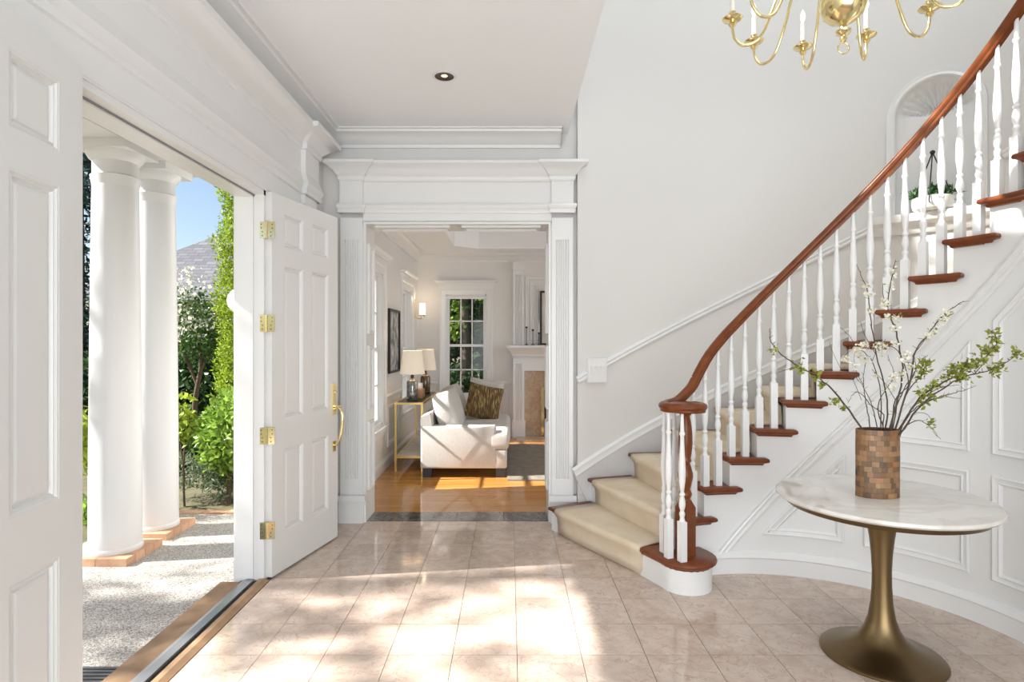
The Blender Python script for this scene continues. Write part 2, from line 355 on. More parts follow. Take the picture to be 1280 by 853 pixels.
# living room shell
LX, LY, LZ = -1.45, 9.25, 2.85
w = MB(); WIN = [(5.75, 6.72, .55, 2.25), (7.93, 8.66, .55, 2.22)]
w.box(LX - .17, LX, 5.14, WIN[0][0], -.1, 3.3).box(LX - .17, LX, WIN[0][1], WIN[1][0], -.1, 3.3).box(LX - .17, LX, WIN[1][1], 9.4, -.1, 3.3)
for y0, y1, z0, z1 in WIN: w.box(LX - .17, LX, y0, y1, -.1, z0).box(LX - .17, LX, y0, y1, z1, 3.3)
struct(w.build('wall_living_left', WALLB, None, 0), 'living room side wall with two tall windows')
FW = (-1.0, -.36, .62, 2.22)
w = MB(); w.box(LX, FW[0], LY, LY + .15, -.1, 3.3).box(FW[1], 4.1, LY, LY + .15, -.1, 3.3).box(FW[0], FW[1], LY, LY + .15, -.1, FW[2]).box(FW[0], FW[1], LY, LY + .15, FW[3], 3.3)
struct(w.build('wall_living_far', WALLB, None, 0), 'living room end wall with the garden window')
struct(MB().box(4.0, 4.1, 5.14, 9.4, -.1, 3.3).build('wall_living_right', WALLB, None, 0))
w = MB(); oct_ = [(-.45, 8.7), (2.9, 8.7), (3.2, 8.43), (3.2, 6.0), (2.9, 5.75), (-.45, 5.75), (-.79, 6.0), (-.79, 8.43)]
cor = [(LX, 9.4), (4.1, 9.4), (4.1, 9.4), (4.1, 5.14), (4.1, 5.14), (LX, 5.14), (LX, 5.14), (LX, 9.4)]
vs_ = [(x, y, LZ) for x, y in oct_] + [(x, y, LZ) for x, y in cor] + [(x, y, LZ + .26) for x, y in oct_]
w.add(vs_, [(i, (i + 1) % 8, 8 + (i + 1) % 8, 8 + i) for i in range(8)] + [(i, (i + 1) % 8, 16 + (i + 1) % 8, 16 + i) for i in range(8)] + [tuple(range(16, 24))])
struct(w.build('ceiling_living_room', CEIL, None, 0, recalc=False), 'living room ceiling with a raised tray')
CROWN = [(0, -.125), (.016, -.125), (.02, -.10), (.035, -.09), (.06, -.06), (.10, -.035), (.125, -.028), (.13, -.012), (.15, -.01), (.15, 0)]
def crown(z): return [(d, z + n) for d, n in CROWN]
struct(MB().sweep([(4.0, LY), (LX, LY), (LX, 5.14)], crown(LZ), XY).build('trim_1', TRIM), 'crown moulding of the living room')
struct(MB().sweep([(4.0, LY), (LX, LY), (LX, 5.14)], BASEP, XY).build('baseboard_living', TRIM))
# chair rail and wainscot frames in the living room
w = MB(); CR2 = [(0, .80), (.012, .80), (.02, .815), (.03, .83), (.03, .845), (.012, .855), (0, .86)]
for p in ([(.02, LY), (-.24, LY)], [(-1.11, LY), (LX, LY), (LX, 8.76)], [(LX, 7.83), (LX, 6.82)], [(LX, 5.65), (LX, 5.14)]): w.sweep(p, CR2, XY)
w.sweep(rect(6.98, 7.70, .24, .72), PANELM, wallX(LX), closed=True); w.sweep(rect(-.17, -.02, .24, .72), PANELM, wallY(LY), closed=True)
w.sweep(rect(-1.40, -1.16, .24, .72), PANELM, wallY(LY), closed=True)
struct(w.build('trim_2', TRIM), 'living room chair rail and wainscot panels')

# ------------------------------------------------------------------ hall trim: ceiling crown, cased opening, entry entablature
pth = [(.42, FY + .0), (WX, FY), (WX, -2.6)]
CR3 = [(d * 1.2, CZ + n * .95) for d, n in CROWN]
c = struct(MB().sweep(pth, CR3, XY).build('trim_3', TRIM), 'crown moulding under the low hall ceiling')
t4 = empty('trim_4', (-.43, FY, 0)); struct(t4, 'white cased opening with fluted pilasters and a projecting cornice')
def fluted(x0, x1, y0, y1, n=6):
    wd_ = x1 - x0; m = .03; p = (wd_ - 2 * m) / n; poly = [(x0, y1), (x0, y0), (x0 + m, y0)]
    for i in range(n):
        a = x0 + m + i * p; g = p * .62
        for t in range(5): poly.append((a + p * .19 + g * t / 4, y0 + .012 * math.sin(PI * t / 4)))
    return poly + [(x1 - m, y0), (x1, y0), (x1, y1)]
for x0, x1 in ((-1.387, -1.205), (.345, .520)):
    pf = FY - .045
    o = MB().prism(fluted(x0, x1, pf, FY), .36, 2.32).box(x0, x1, pf, FY, .2, .36).box(x0, x1, pf, FY, 2.32, 2.50).build('pilaster', TRIM, t4, 40)
    y_ = pf - .018
    MB().box(x0 - .012, x1 + .012, y_, FY, 0, .185).sweep([(x1 + .012, FY), (x1 + .012, y_), (x0 - .012, y_), (x0 - .012, FY)][::-1], [(0, .185), (-.0, .19), (-.012, .205), (-.014, .23), (-.014, .18)], XY).build('plinth', TRIM, t4)
    MB().box(x0 - .004, x1 + .004, pf - .006, FY, 2.60, 2.86).build('frieze_block', TRIM, t4, 0)
MB().box(-1.205, .345, FY - .022, FY, 2.60, 2.86).build('frieze', TRIM, t4, 0)
MB().box(-1.205, .345, FY - .03, FY, 2.47, 2.56).build('architrave', TRIM, t4, 0)
def ent_path(x0, x1, x2, x3, yp, yi): return [(x0, FY), (x0, yp), (x1, yp), (x1, yi), (x2, yi), (x2, yp), (x3, yp), (x3, FY)]
ep = ent_path(-1.39, -1.20, .34, .524, FY - .052, FY - .026)[::-1]
ep = ep[::-1]
neg = lambda pr: [(-d, n) for d, n in pr]
MB().sweep(ep, neg([(0, 2.535), (.012, 2.54), (.016, 2.555), (.012, 2.57), (.02, 2.58), (.026, 2.60), (.02, 2.615), (0, 2.62)]), XY).build('neck_moulding', TRIM, t4)
MB().sweep(ep, neg([(0, 2.80), (.01, 2.81), (.016, 2.83), (.014, 2.84), (.03, 2.855), (.045, 2.88), (.075, 2.905), (.10, 2.92), (.108, 2.925), (.108, 2.948), (0, 2.95)]), XY).build('cornice', TRIM, t4)
# jamb lining and stop of the cased opening
w = MB(); w.box(-1.205, -1.18, FY - .03, 5.16, 0, 2.47).box(.32, .345, FY - .03, 5.16, 0, 2.47).box(-1.205, .345, FY - .03, 5.16, 2.45, 2.475)
w.build('jamb', TRIM, t4, 0)
for x, s in ((-1.18, 1), (.32, -1)):
    w = MB()
    for z0, z1 in ((.25, .82), (.92, 1.45), (1.55, 2.3)): w.sweep(rect(FY + .03, 5.10, z0, z1), [(d * .7, n) for d, n in PANELM], wallX(x, s), closed=True)
    w.build('jamb_panel', TRIM, t4)
w = MB()
for x0, x1 in ((-1.12, -.50), (-.40, .26)): w.sweep(rect(x0, x1, FY + .03, 5.10), [(d * .7, -n) for d, n in PANELM], lambda a, b, n: (a, b, 2.45 + n), closed=True)
w.build('soffit_panel', TRIM, t4)
MB().sweep([(-1.18, 0), (-1.18, 2.45), (.32, 2.45), (.32, 0)], [(0, .03), (.0, .034), (.018, .034), (.022, .03)], wallY(FY)).build('casing_bead', TRIM, t4)
struct(MB().sweep([(-1.40, FY), (WX, FY), (WX, 3.83)], BASEP, XY).build('baseboard_hall', TRIM))

# entry entablature on the left wall
t5 = struct(empty('trim_5', (WX, 2.9, 2.43)), 'deep white entablature above the front doors')
lp = [(WX, 4.60), (WX + .055, 4.60), (WX + .055, 4.30), (WX + .02, 4.30), (WX + .02, -.6)]
MB().sweep(lp, [(0, 2.56), (.012, 2.565), (.016, 2.585), (.012, 2.60), (.022, 2.615), (.03, 2.64), (.02, 2.66), (0, 2.72)], XY).build('architrave_moulding', TRIM, t5)
MB().sweep(lp, [(0, 2.885), (.012, 2.89), (.02, 2.92), (.018, 2.93), (.035, 2.945), (.055, 2.965), (.09, 2.99), (.125, 3.005), (.135, 3.01), (.135, 3.045), (-.03, 3.05)], XY).build('cornice', TRIM, t5)
MB().box(WX, WX + .02, -.6, 4.30, 2.44, 3.04).box(WX, WX + .055, 4.30, 4.60, 2.60, 3.04).build('frieze', TRIM, t5, 0)
o = MB().box(WX, WX + .05, 4.30, 4.56, .2, 2.60).box(WX, WX + .062, 4.285, 4.575, 0, .2).build('pilaster', TRIM, t5, 0)
# door frame: jambs, head, stops, outside casing, threshold
t6 = struct(empty('trim_6', (WX - .07, 2.89, 0)), 'white front door frame with jambs and head')
w = MB(); w.box(X0 - .02, WX + .012, D1 - .03, D1, 0, DZ).build('jamb', TRIM, t6, 0)
MB().box(X0 - .02, WX + .012, D0, D0 + .03, 0, DZ).build('jamb', TRIM, t6, 0)
MB().box(X0 - .02, WX + .012, D0, D1, DZ - .03, DZ + .002).build('door_head', TRIM, t6, 0)
MB().box(X0 - .02, WX - .05, D1 - .045, D1 - .03, .02, DZ - .03).box(X0 - .02, WX - .05, D0 + .03, D0 + .045, .02, DZ - .03).box(X0 - .02, WX - .05, D0 + .03, D1 - .03, DZ - .045, DZ - .03).build('door_stop', TRIM, t6, 0)
MB().box(WX - .050, WX - .042, D0 + .03, D1 - .03, DZ - .037, DZ - .029).build('weatherstrip', mat('grey strip', (.25, .25, .25), .6), t6, 0)
MB().box(X0 - .04, X0, D1 - .02, D1 + .10, -.1, DZ + .1).box(X0 - .04, X0, D0 - .10, D0 + .02, -.1, DZ + .1).box(X0 - .04, X0, D0 - .1, D1 + .1, DZ - .02, DZ + .12).build('outside_casing', TRIM, t6, 0)
MB().sweep([(D0, .0), (D0, DZ), (D1, DZ), (D1, .0)], [(0, 0), (0, .015), (-.0, .018), (.06, .018), (.075, .012), (.075, 0)], wallX(WX)).build('casing', TRIM, t6, 0)
t7 = struct(empty('threshold', (-1.58, 2.9, 0)), 'worn oak and metal front door threshold')
THW = mat('worn oak', (.27, .16, .085), .55, var=((.42, .27, .16), 12, .25))
MB().box(-1.80, -1.66, D0 + .03, D1 - .02, -.06, -.012).build('oak_sill', THW, t7, 0)
MB().sweep([(-1.61, D0 + .02), (-1.61, D1 - .03)], [(.055, -.03), (.05, .0), (.02, .012), (-.025, .012), (-.025, -.03)], XY).build('metal_plate', ALU, t7, 0)
MB().box(-1.585, -1.555, D0 + .02, D1 - .03, -.03, .0).build('gap_strip', DARK, t7, 0)  # near-black strip drawn as the dark gap between plate and wood
MB().sweep([(-1.53, D0 + .02), (-1.53, D1 - .03)], [(.028, -.03), (.026, .012), (-.005, .014), (-.035, .001), (-.035, -.03)], XY).build('wood_strip', THW, t7, 0)

# ------------------------------------------------------------------ front doors
def make_door(name, label, hinge, ang, vis, handle):
    d = struct(empty(name, (hinge[0], hinge[1], .012), R_(ang), local=True), label)
    W_, H_, TH = .80, 2.41, .044
    y0, y1 = (0, TH) if vis < 0 else (-TH, 0)
    cols = ((.125, .348), (.449, .672)); rows = ((.24, .79), (.975, 1.97), (2.08, 2.305))
    w = MB()
    w.box(0, cols[0][0], y0, y1, 0, H_).box(cols[0][1], cols[1][0], y0, y1, 0, H_).box(cols[1][1], W_, y0, y1, 0, H_)
    zz = [0] + [z for r in rows for z in r] + [H_]
    for cx0, cx1 in cols:
        for i in range(0, 8, 2): w.box(cx0, cx1, y0, y1, zz[i], zz[i + 1])
    link(w.mesh('door_frame', DOORM, 0), 'door_frame', d, (0, 0, 0))
    for cx0, cx1 in cols:
        for z0, z1 in rows:
            w = MB(); w.box(cx0, cx1, y0 + .016, y1 - .016, z0, z1)
            for yy, s in ((y0, -1), (y1, 1)):
                f_ = lambda a, b, n, yy=yy, s=s: (a, yy + s * n, b)
                w.sweep(rect(cx0, cx1, z0, z1), [(0, -.001), (.008, -.002), (.014, -.009), (.02, -.006), (.026, -.016)], f_, closed=True)
                w.sweep(rect(cx0 + .036, cx1 - .036, z0 + .036, z1 - .036), [(-.004, -.016), (0, -.012), (.010, -.009)], f_, closed=True)
                a0, a1, b0, b1 = cx0 + .046, cx1 - .046, z0 + .046, z1 - .046
                w.add([f_(a0, b0, -.009), f_(a1, b0, -.009), f_(a1, b1, -.009), f_(a0, b1, -.009)], [(0, 1, 2, 3)])
            link(w.mesh('panel', DOORM, 0), 'panel', d, (0, 0, 0))
    if handle:
        s = vis; yf = y0 if s < 0 else y1
        hm = MB(); hx = W_ - .062
        hm.box(hx - .024, hx + .024, min(yf, yf + s * .012), max(yf, yf + s * .012), .93, 1.16)
        hm.lathe([(.0, -.01), (.018, -.008), (.02, 0), (.014, .01), (.006, .012), (0, .014)], 16, (hx, yf + s * .014, 1.10))
        hp = link(hm.mesh('handle_plate', BRASS, 40), 'handle', d, (0, 0, 0)); hp['label'] = 'polished brass entry handle set'
        g = MB().tube(bez([(hx, yf + s * .008, .965), (hx, yf + s * .04, .985), (hx, yf + s * .068, .95), (hx, yf + s * .075, .88), (hx, yf + s * .06, .78), (hx, yf + s * .035, .715), (hx, yf + s * .008, .70)], 6), [.008 + .004 * math.sin(PI * i / 36) for i in range(37)], 10)
        g.box(hx - .02, hx + .02, min(yf, yf + s * .01), max(yf, yf + s * .01), .655, .73)
        g.box(hx - .008, hx + .008, min(yf, yf + s * .07), max(yf, yf + s * .07), .99, .998)
        link(g.mesh('handle_grip', BRASS, 50), 'handle_grip', hp, (0, 0, 0))
    return d
door_n = make_door('door_1', 'open white six-panel front door leaf at the left edge', (-1.45, D0 + .02), -83, 1, False)
door_f = make_door('door_2', 'open white six-panel front door leaf with a brass handle', (-1.485, D1 - .012), 76.7, -1, True)
# hinges: each a child of its leaf's frame side
for z in (.31, .90, 1.60, 2.18):
    h = MB().tube([(-1.507, 3.672, z - .052), (-1.507, 3.672, z + .052)], .008, 10).box(-1.55, -1.512, 3.664, 3.669, z - .052, z + .052)
    h.add([(-1.502, 3.668, z - .052), (-1.462, 3.672, z - .052), (-1.462, 3.672, z + .052), (-1.502, 3.668, z + .052), (-1.502, 3.672, z - .052), (-1.462, 3.676, z - .052), (-1.462, 3.676, z + .052), (-1.502, 3.672, z + .052)],
          [(0, 1, 2, 3), (4, 7, 6, 5), (0, 4, 5, 1), (1, 5, 6, 2), (2, 6, 7, 3), (3, 7, 4, 0)])
    ho = h.build('hinge', BRASSL, t6); ho['label'] = 'polished brass butt hinge'
    sc_ = MB()
    for dz in (-.036, -.012, .012, .036):
        for xx, yy in ((-1.542, 3.6625), (-1.534, 3.6625), (-1.476, 3.6695), (-1.484, 3.669)):
            if (dz > 0) == (xx in (-1.542, -1.476)): sc_.tube([(xx, yy + .004, z + dz), (xx, yy, z + dz)], .0035, 8)
    sc_.build('screw', DARK, ho)

# ------------------------------------------------------------------ staircase
NST = 17
st = tag(empty('staircase', (CX, CY, 0)), 'curved staircase with white panelled side and mahogany treads', 'staircase')
OFF = 2.4                       # the nosing lines lean this many degrees by the wall end
def nth_(k, r):                 # nosing angle of step k at radius r
    f = (r - RT) / (RO - RT); return th_k(k) - OFF * f
def nose_pt(k, r, back=0.):     # a point on the nosing line, pushed back along the going
    t = nth_(k, r); return (CX + r * math.cos(R_(t)) + back * math.sin(R_(t)), CY + r * math.sin(R_(t)) - back * math.cos(R_(t)))
NEW = (1.072, 3.60)             # newel centre
def round_poly(poly, z0, z1, m, name, parent, ins=.012):
    """tread board: plan polygon with a rounded edge and a cove below"""
    n = len(poly); P = [Vector(p) for p in poly]
    def inset(d):
        out = []
        for i in range(n):
            a, b, c = P[i - 1], P[i], P[(i + 1) % n]
            d1 = (b - a).normalized(); d2 = (c - b).normalized(); n1 = Vector((-d1.y, d1.x)); n2 = Vector((-d2.y, d2.x)); mm = n1 + n2
            mm = mm / max(.4, mm.dot(n1)); out.append(b + mm * d)
        return out
    area2 = sum(P[i].x * P[(i + 1) % n].y - P[(i + 1) % n].x * P[i].y for i in range(n)); sg = 1 if area2 > 0 else -1
    lev = [(.030, z0 - .018), (.024, z0 - .006), (.012, z0), (.004, z0 + .004), (0, (z0 + z1) / 2 - .002), (.003, z1 - .004), (.010, z1)]
    w = MB(); vs_ = []
    for d, z in lev: vs_ += [(q.x, q.y, z) for q in inset(d * sg)]
    fs = [(j * n + i, j * n + (i + 1) % n, (j + 1) * n + (i + 1) % n, (j + 1) * n + i) for j in range(len(lev) - 1) for i in range(n)]
    fs += [tuple(range(n))[::-1], tuple((len(lev) - 1) * n + i for i in range(n))]
    return w.add(vs_, fs).build(name, m, parent, 50)
for k in range(1, NST + 1):
    z1 = k * RISE; z0 = z1 - .030
    if k == 1:
        poly = [nose_pt(1, r_) for r_ in (RO - .01, 1.9, 1.6, 1.30)]
        poly += [(NEW[0] + .185 * math.cos(R_(a_)), NEW[1] + .185 * math.sin(R_(a_))) for a_ in range(190, 395, 15)]
        poly += [pol(RS - .012, 106, 0)[:2], pol(RS + .02, nth_(2, RS) - 1.5, 0)[:2], nose_pt(2, 1.6, .03), nose_pt(2, RO - .01, .03)]
    else:
        poly = [nose_pt(k, RO - .01), nose_pt(k, RT)]
        e = th_k(k + 1) - 5.2
        poly += [pol(RT, th_k(k) + (e - th_k(k)) * i / 5, 0)[:2] for i in range(1, 6)]
        poly += [pol(RS + .004, e + .6, 0)[:2], pol(RS + .004, nth_(k + 1, RS) - 1.8, 0)[:2], nose_pt(k + 1, RO - .01, .035)]
    round_poly(poly, z0, z1, TREADM, 'tread', st)
    # riser
    if k > 1:
        a, b = nose_pt(k, RS + .001, .03), nose_pt(k, RO - .005, .03); a2, b2 = nose_pt(k, RS + .001, .05), nose_pt(k, RO - .005, .05)
        MB().prism([a, b, b2, a2], (k - 1) * RISE - .0, z0).build('riser', TRIM, st, 0)
    else:
        a, b = nose_pt(1, RO - .02, .03), nose_pt(1, 1.30, .03)
        poly = [a, b] + [(NEW[0] + .155 * math.cos(R_(x)), NEW[1] + .155 * math.sin(R_(x))) for x in range(190, 395, 12)] + [pol(RS - .01, 106, 0)[:2], pol(RS + .02, 104, 0)[:2], nose_pt(2, 1.6, .0), nose_pt(2, RO - .02, .0)]
        MB().prism(poly, 0, z0).build('riser', TRIM, st, 50)
# panelled string wall
w = MB(); ts = []
for k in range(1, NST + 1):
    a = th_k(k) - 1.7; b = th_k(k + 1) - 1.7; zt = k * RISE - .028
    if k == 1: a = 118
    m = 6; vs_ = []
    for i in range(m + 1):
        t = a + (b - a) * i / m; vs_ += [pol(RS, t, 0), pol(RS, t, zt)]
    w.add(vs_, [(2 * i, 2 * i + 2, 2 * i + 3, 2 * i + 1) for i in range(m)])
    w.add([pol(RS, a, max(0, zt - RISE)), pol(RS + .05, a, max(0, zt - RISE)), pol(RS + .05, a, zt), pol(RS, a, zt)], [(0, 1, 2, 3)])
sw = w.build('string_wall', TRIM, st, 30)
fS = wallCm(RS, -1)
def sa(deg): return arc(deg, RS)
MB().sweep([(sa(108), 0), (sa(-24), 0)], [(0, 0), (0, .020), (.095, .020), (.105, .028), (.12, .022), (.130, .014), (.14, .012), (.145, 0)], fS, maxseg=.06).build('baseboard', TRIM, sw)
SL = (1.994 - .128) / (99.35 - 10.58)
def slz(t): return .128 + SL * (99.35 - t)
MB().sweep([(sa(99.0), slz(99.0)), (sa(-12), slz(-12))], [(-.062, 0), (-.060, .010), (-.045, .016), (-.035, .010), (-.022, .012), (-.014, .022), (-.004, .018), (0, 0)], fS, maxseg=.06).build('slope_moulding', TRIM, sw)
ps = lambda pts: [(sa(t), z) for t, z in pts]
s2 = .0199
PANELS = [ps([(83.7, .247), (58.1, .247), (58.0, .79)]), ps([(52.6, .245), (24.3, .245), (24.3, .795), (52.6, .795)]), ps([(50.2, .897), (24.1, .897), (24.0, 1.493)]),
          ps([(18.5, .245), (-10, .245), (-10, .793), (18.5, .793)]), ps([(18.4, .90), (-10, .90), (-10, 2.18), (18.3, 1.597)])]
for p in PANELS: MB().sweep(p, PANELM, fS, closed=True, maxseg=.05).build('panel_moulding', TRIM, sw)

# carpet runner
RA, RB = 1.20, 2.145
prof = []
for k in range(1, NST + 1):
    z = k * RISE; zb = (k - 1) * RISE
    prof += [(k, .022, zb + (.004 if k == 1 else .014)), (k, .018, zb + .06), (k, .012, z - .06), (k, -.008, z - .036), (k, -.017, z - .014), (k, -.012, z + .004), (k, .004, z + .0115), (k, .03, z + .0125), (k, .10, z + .0125)]
nr = 9
def run(i, j):
    k, bk, z = prof[j]; r = RA + (RB - RA) * i / (nr - 1); x, y = nose_pt(k, r, bk); return (x, y, z)
ro = MB().grid(nr, len(prof), run).build('carpet_runner', CARPET, None, 60)
sm = ro.modifiers.new('thickness', 'SOLIDIFY'); sm.thickness = .011; sm.offset = -1
tag(ro, 'beige carpet runner laid up the curved stairs', 'runner')

# ------------------------------------------------------------------ railing
rl = tag(empty('stair_railing', (NEW[0], NEW[1], RISE)), 'mahogany handrail on white turned balusters along the stairs', 'railing')
TP = [(0, .009), (.165, .0125), (.175, .0165), (.185, .0175), (.195, .0165), (.205, .0118), (.26, .0125), (.36, .0155), (.47, .0195), (.55, .021), (.62, .019), (.69, .0135), (.725, .0105), (.735, .015), (.747, .0175), (.758, .015), (.768, .0115), (.79, .0155), (.83, .0198), (.86, .0185), (.89, .0125), (.903, .0112), (.915, .016), (.93, .0175), (.945, .0155), (.965, .0125), (.985, .016), (1, .019)]
def baluster(h, sq):
    w = MB(); L_ = h - sq
    w.lathe([(r, h - f * L_) for f, r in TP], 14); b = .0205
    return w.box(-b, b, -b, b, 0, sq).mesh('baluster', TRIM, 40)
RB_ = 1.095; RR = 1.095
HR = .768
def railz(t): return RISE * (TH1 - t) / DT + HR
balm = [None, None]
F1, F2 = .30, .80
for q, f in enumerate((F1, F2)):
    h = f * RISE + HR - .026; balm[q] = baluster(h, h - .60)
for k in range(2, NST):
    for q, f in enumerate((F1, F2)):
        if k == 2 and q == 0: continue
        t = th_k(k) - f * DT; p = pol(RB_, t, k * RISE)
        link(balm[q], 'baluster', rl, p, R_(t))
VC = (1.066, 3.605); VR = .122; VZ = 1.088
nb = baluster(VZ - .03 - RISE, .235)
for a in (158, 205, 248, 103):
    link(nb, 'baluster', rl, (VC[0] + VR * .98 * math.cos(R_(a)), VC[1] + VR * .98 * math.sin(R_(a)), RISE), R_(20))
t_ = th_k(2) - F1 * DT
# newel post
w = MB(); nb_ = .043; w.box(-nb_, nb_, -nb_, nb_, 0, .29)
w.add([(-nb_, -nb_, .29), (nb_, -nb_, .29), (nb_, nb_, .29), (-nb_, nb_, .29), (-.024, -.024, .335), (.024, -.024, .335), (.024, .024, .335), (-.024, .024, .335)], [(0, 1, 5, 4), (1, 2, 6, 5), (2, 3, 7, 6), (3, 0, 4, 7)])
w.lathe([(0.0293, .33), (0.0268, .345), (0.0366, .36), (0.0390, .375), (0.0329, .39), (0.0268, .40), (0.0354, .43), (0.0451, .475), (0.0439, .50), (0.0317, .545), (0.0256, .56), (0.0366, .575), (0.0317, .59), (0.0366, .62), (0.0427, .68), (0.0403, .75), (0.0317, .82), (0.0256, .845), (0.0366, .86), (0.0244, .868), (0.0366, .885), (0.0415, .90)], 20)
link(w.mesh('newel_post', MAHOG, 40), 'newel_post', rl, (NEW[0], NEW[1], RISE), R_(35))
# handrail: profile swept along the helix and curled into the volute
pts = []
t = -6.0
while t < 97: pts.append(Vector(pol(RR, t, railz(t)))); t += 3
ease = [pol(RR, 101, railz(101) - .012), pol(RR - .003, 105, railz(105) - .05), (1.165, 3.760, 1.205), (1.11, 3.742, 1.150), (1.055, 3.727, 1.108), (1.00, 3.708, VZ + .006)]
pts += [Vector(p) for p in ease]
for a in range(140, 400, 14):
    r = VR - .0 if a < 300 else VR - .05 * (a - 300) / 100
    pts.append(Vector((VC[0] + r * math.cos(R_(a)), VC[1] + r * math.sin(R_(a)), VZ)))
pts = bez(pts, 3)
RP = [(-.019, -.026), (.019, -.026), (.022, -.020), (.021, -.012), (.027, -.006), (.031, .004), (.030, .014), (.023, .024), (.010, .030), (-.010, .030), (-.023, .024), (-.030, .014), (-.031, .004), (-.027, -.006), (-.021, -.012), (-.022, -.020)]
w = MB(); vs_ = []; n = len(RP)
for i, p in enumerate(pts):
    t = (pts[min(i + 1, len(pts) - 1)] - pts[max(i - 1, 0)]).normalized(); side = t.cross(Vector((0, 0, 1))).normalized(); up = side.cross(t)
    for a, b in RP: vs_.append(p + side * a + up * b)
w.add(vs_, [(j * n + i, j * n + (i + 1) % n, (j + 1) * n + (i + 1) % n, (j + 1) * n + i) for j in range(len(pts) - 1) for i in range(n)] + [tuple(range(n)), tuple((len(pts) - 1) * n + i for i in range(n))])
w.build('handrail', MAHOG, rl, 50)
MB().lathe([(.0, -.026), (.085, -.026), (.098, -.02), (.098, .018), (.08, .027), (.03, .030), (0, .030)], 32, (VC[0], VC[1], VZ)).build('volute_cap', MAHOG, rl, 40)

# ------------------------------------------------------------------ switch plate and vent on the curved wall
def on_wall(name, deg, z, label, cat):
    p = pol(RO - .001, deg, z); return tag(empty(name, p, R_(deg + 90 + 180 - 180), local=True), label, cat)
sp = on_wall('switch_plate', 110.45, 1.25, 'white triple rocker switch plate on the curved wall', 'light switch')
link(MB().box(-.088, .088, -.0, .036, -.10, .10).box(-.084, .084, .036, .040, -.096, .096).mesh('plate', TRIM, 0), 'plate', sp, (0, 0, 0))
for i in (-1, 0, 1):
    link(MB().add([(-.017, .008, -.034), (.017, .008, -.034), (.017, .016, .034), (-.017, .016, .034), (-.017, .004, -.036), (.017, .004, -.036), (.017, .004, .036), (-.017, .004, .036)], [(0, 1, 2, 3), (0, 4, 5, 1), (1, 5, 6, 2), (2, 6, 7, 3), (3, 7, 4, 0)]).mesh('rocker', TRIM, 0), 'rocker', sp, (i * .046, .033, 0))
ve = on_wall('wall_vent', 89.0, 1.03, 'small white louvred vent on the wall behind the volute', 'vent')
link(MB().box(-.055, .055, 0, .004, -.045, .045).sweep(rect(-.055, .055, -.045, .045), [(0, 0), (0, .012), (.008, .012), (.01, 0)], lambda a, b, n: (a, n, b), closed=True).mesh('vent_frame', TRIM, 0), 'vent_frame', ve, (0, 0, 0))
for i in range(5): link(MB().box(-.045, .045, .004, .010, -.004, .004).mesh('slat', TRIM, 0), 'slat', ve, (0, 0, -.03 + i * .015))

# ------------------------------------------------------------------ pedestal table
TC = (1.765, 2.80)
tb = tag(empty('pedestal_table', (*TC, 0)), 'round white marble pedestal table with a bronze tulip base', 'table')
MB().lathe([(0, .729), (.44, .729), (.452, .733), (.460, .742), (.459, .750), (.454, .7545), (.445, .756), (0, .756)], 96, (*TC, 0)).build('table_top', MARB, tb, 30)
MB().lathe([(0, .700), (.40, .700), (.415, .704), (.432, .729), (0, .729)], 96, (*TC, 0)).build('apron', BRONZE, tb, 30)
MB().lathe([(.262, 0), (.264, .006), (.258, .012), (.225, .022), (.18, .038), (.135, .06), (.10, .09), (.075, .13), (.058, .18), (.047, .25), (.042, .33), (.041, .40), (.045, .48), (.053, .56), (.065, .63), (.080, .68), (.092, .702)], 72, (*TC, 0)).build('tulip_base', BRONZE, tb, 60)
# vase of wooden mosaic blocks
VA = (1.742, 2.795, .756); VH = .318
vase = tag(empty('vase', VA), 'brown wooden mosaic vase standing on the marble table', 'vase')
def ve_pt(a, s=1.):     # lens-shaped plan
    return (.100 * s * math.cos(a), .062 * s * math.sin(a) * (1 - .12 * math.cos(a) ** 2))
VIN = mat('vase core', (.10, .06, .035), .6)
w = MB(); n = 48
def vcore(i, j):
    zz = [0, 0, VH - .004, VH - .002, VH - .004, .05, .05]; ss = [.0, .97, .97, .95, .90, .90, 0]
    x, y = ve_pt(2 * PI * i / n, ss[j]); return (VA[0] + x, VA[1] + y, VA[2] + zz[j])
MB().grid(n, 7, vcore, wrap=True).build('vase_core', VIN, vase, 40)
MOS = [mat('mosaic block %d' % i, c_, .45, objvar=.22, var=(c2, 40, .3)) for i, (c_, c2) in enumerate((((.25, .125, .052), (.17, .085, .036)), ((.29, .155, .07), (.21, .11, .048)), ((.17, .095, .048), (.12, .07, .035)), ((.34, .20, .10), (.25, .14, .065)), ((.085, .055, .035), (.12, .08, .045)), ((.33, .14, .055), (.25, .11, .05))))]
NCOL, NROW = 20, 13
arcs = [0]; S = 400
for i in range(S):
    p, q = ve_pt(2 * PI * i / S), ve_pt(2 * PI * (i + 1) / S); arcs.append(arcs[-1] + math.hypot(q[0] - p[0], q[1] - p[1]))
def ang_at(s):
    s = s % arcs[-1]
    for i in range(S):
        if arcs[i + 1] >= s: return 2 * PI * (i + (s - arcs[i]) / (arcs[i + 1] - arcs[i])) / S
rh = VH / NROW
rng = random.Random(3)
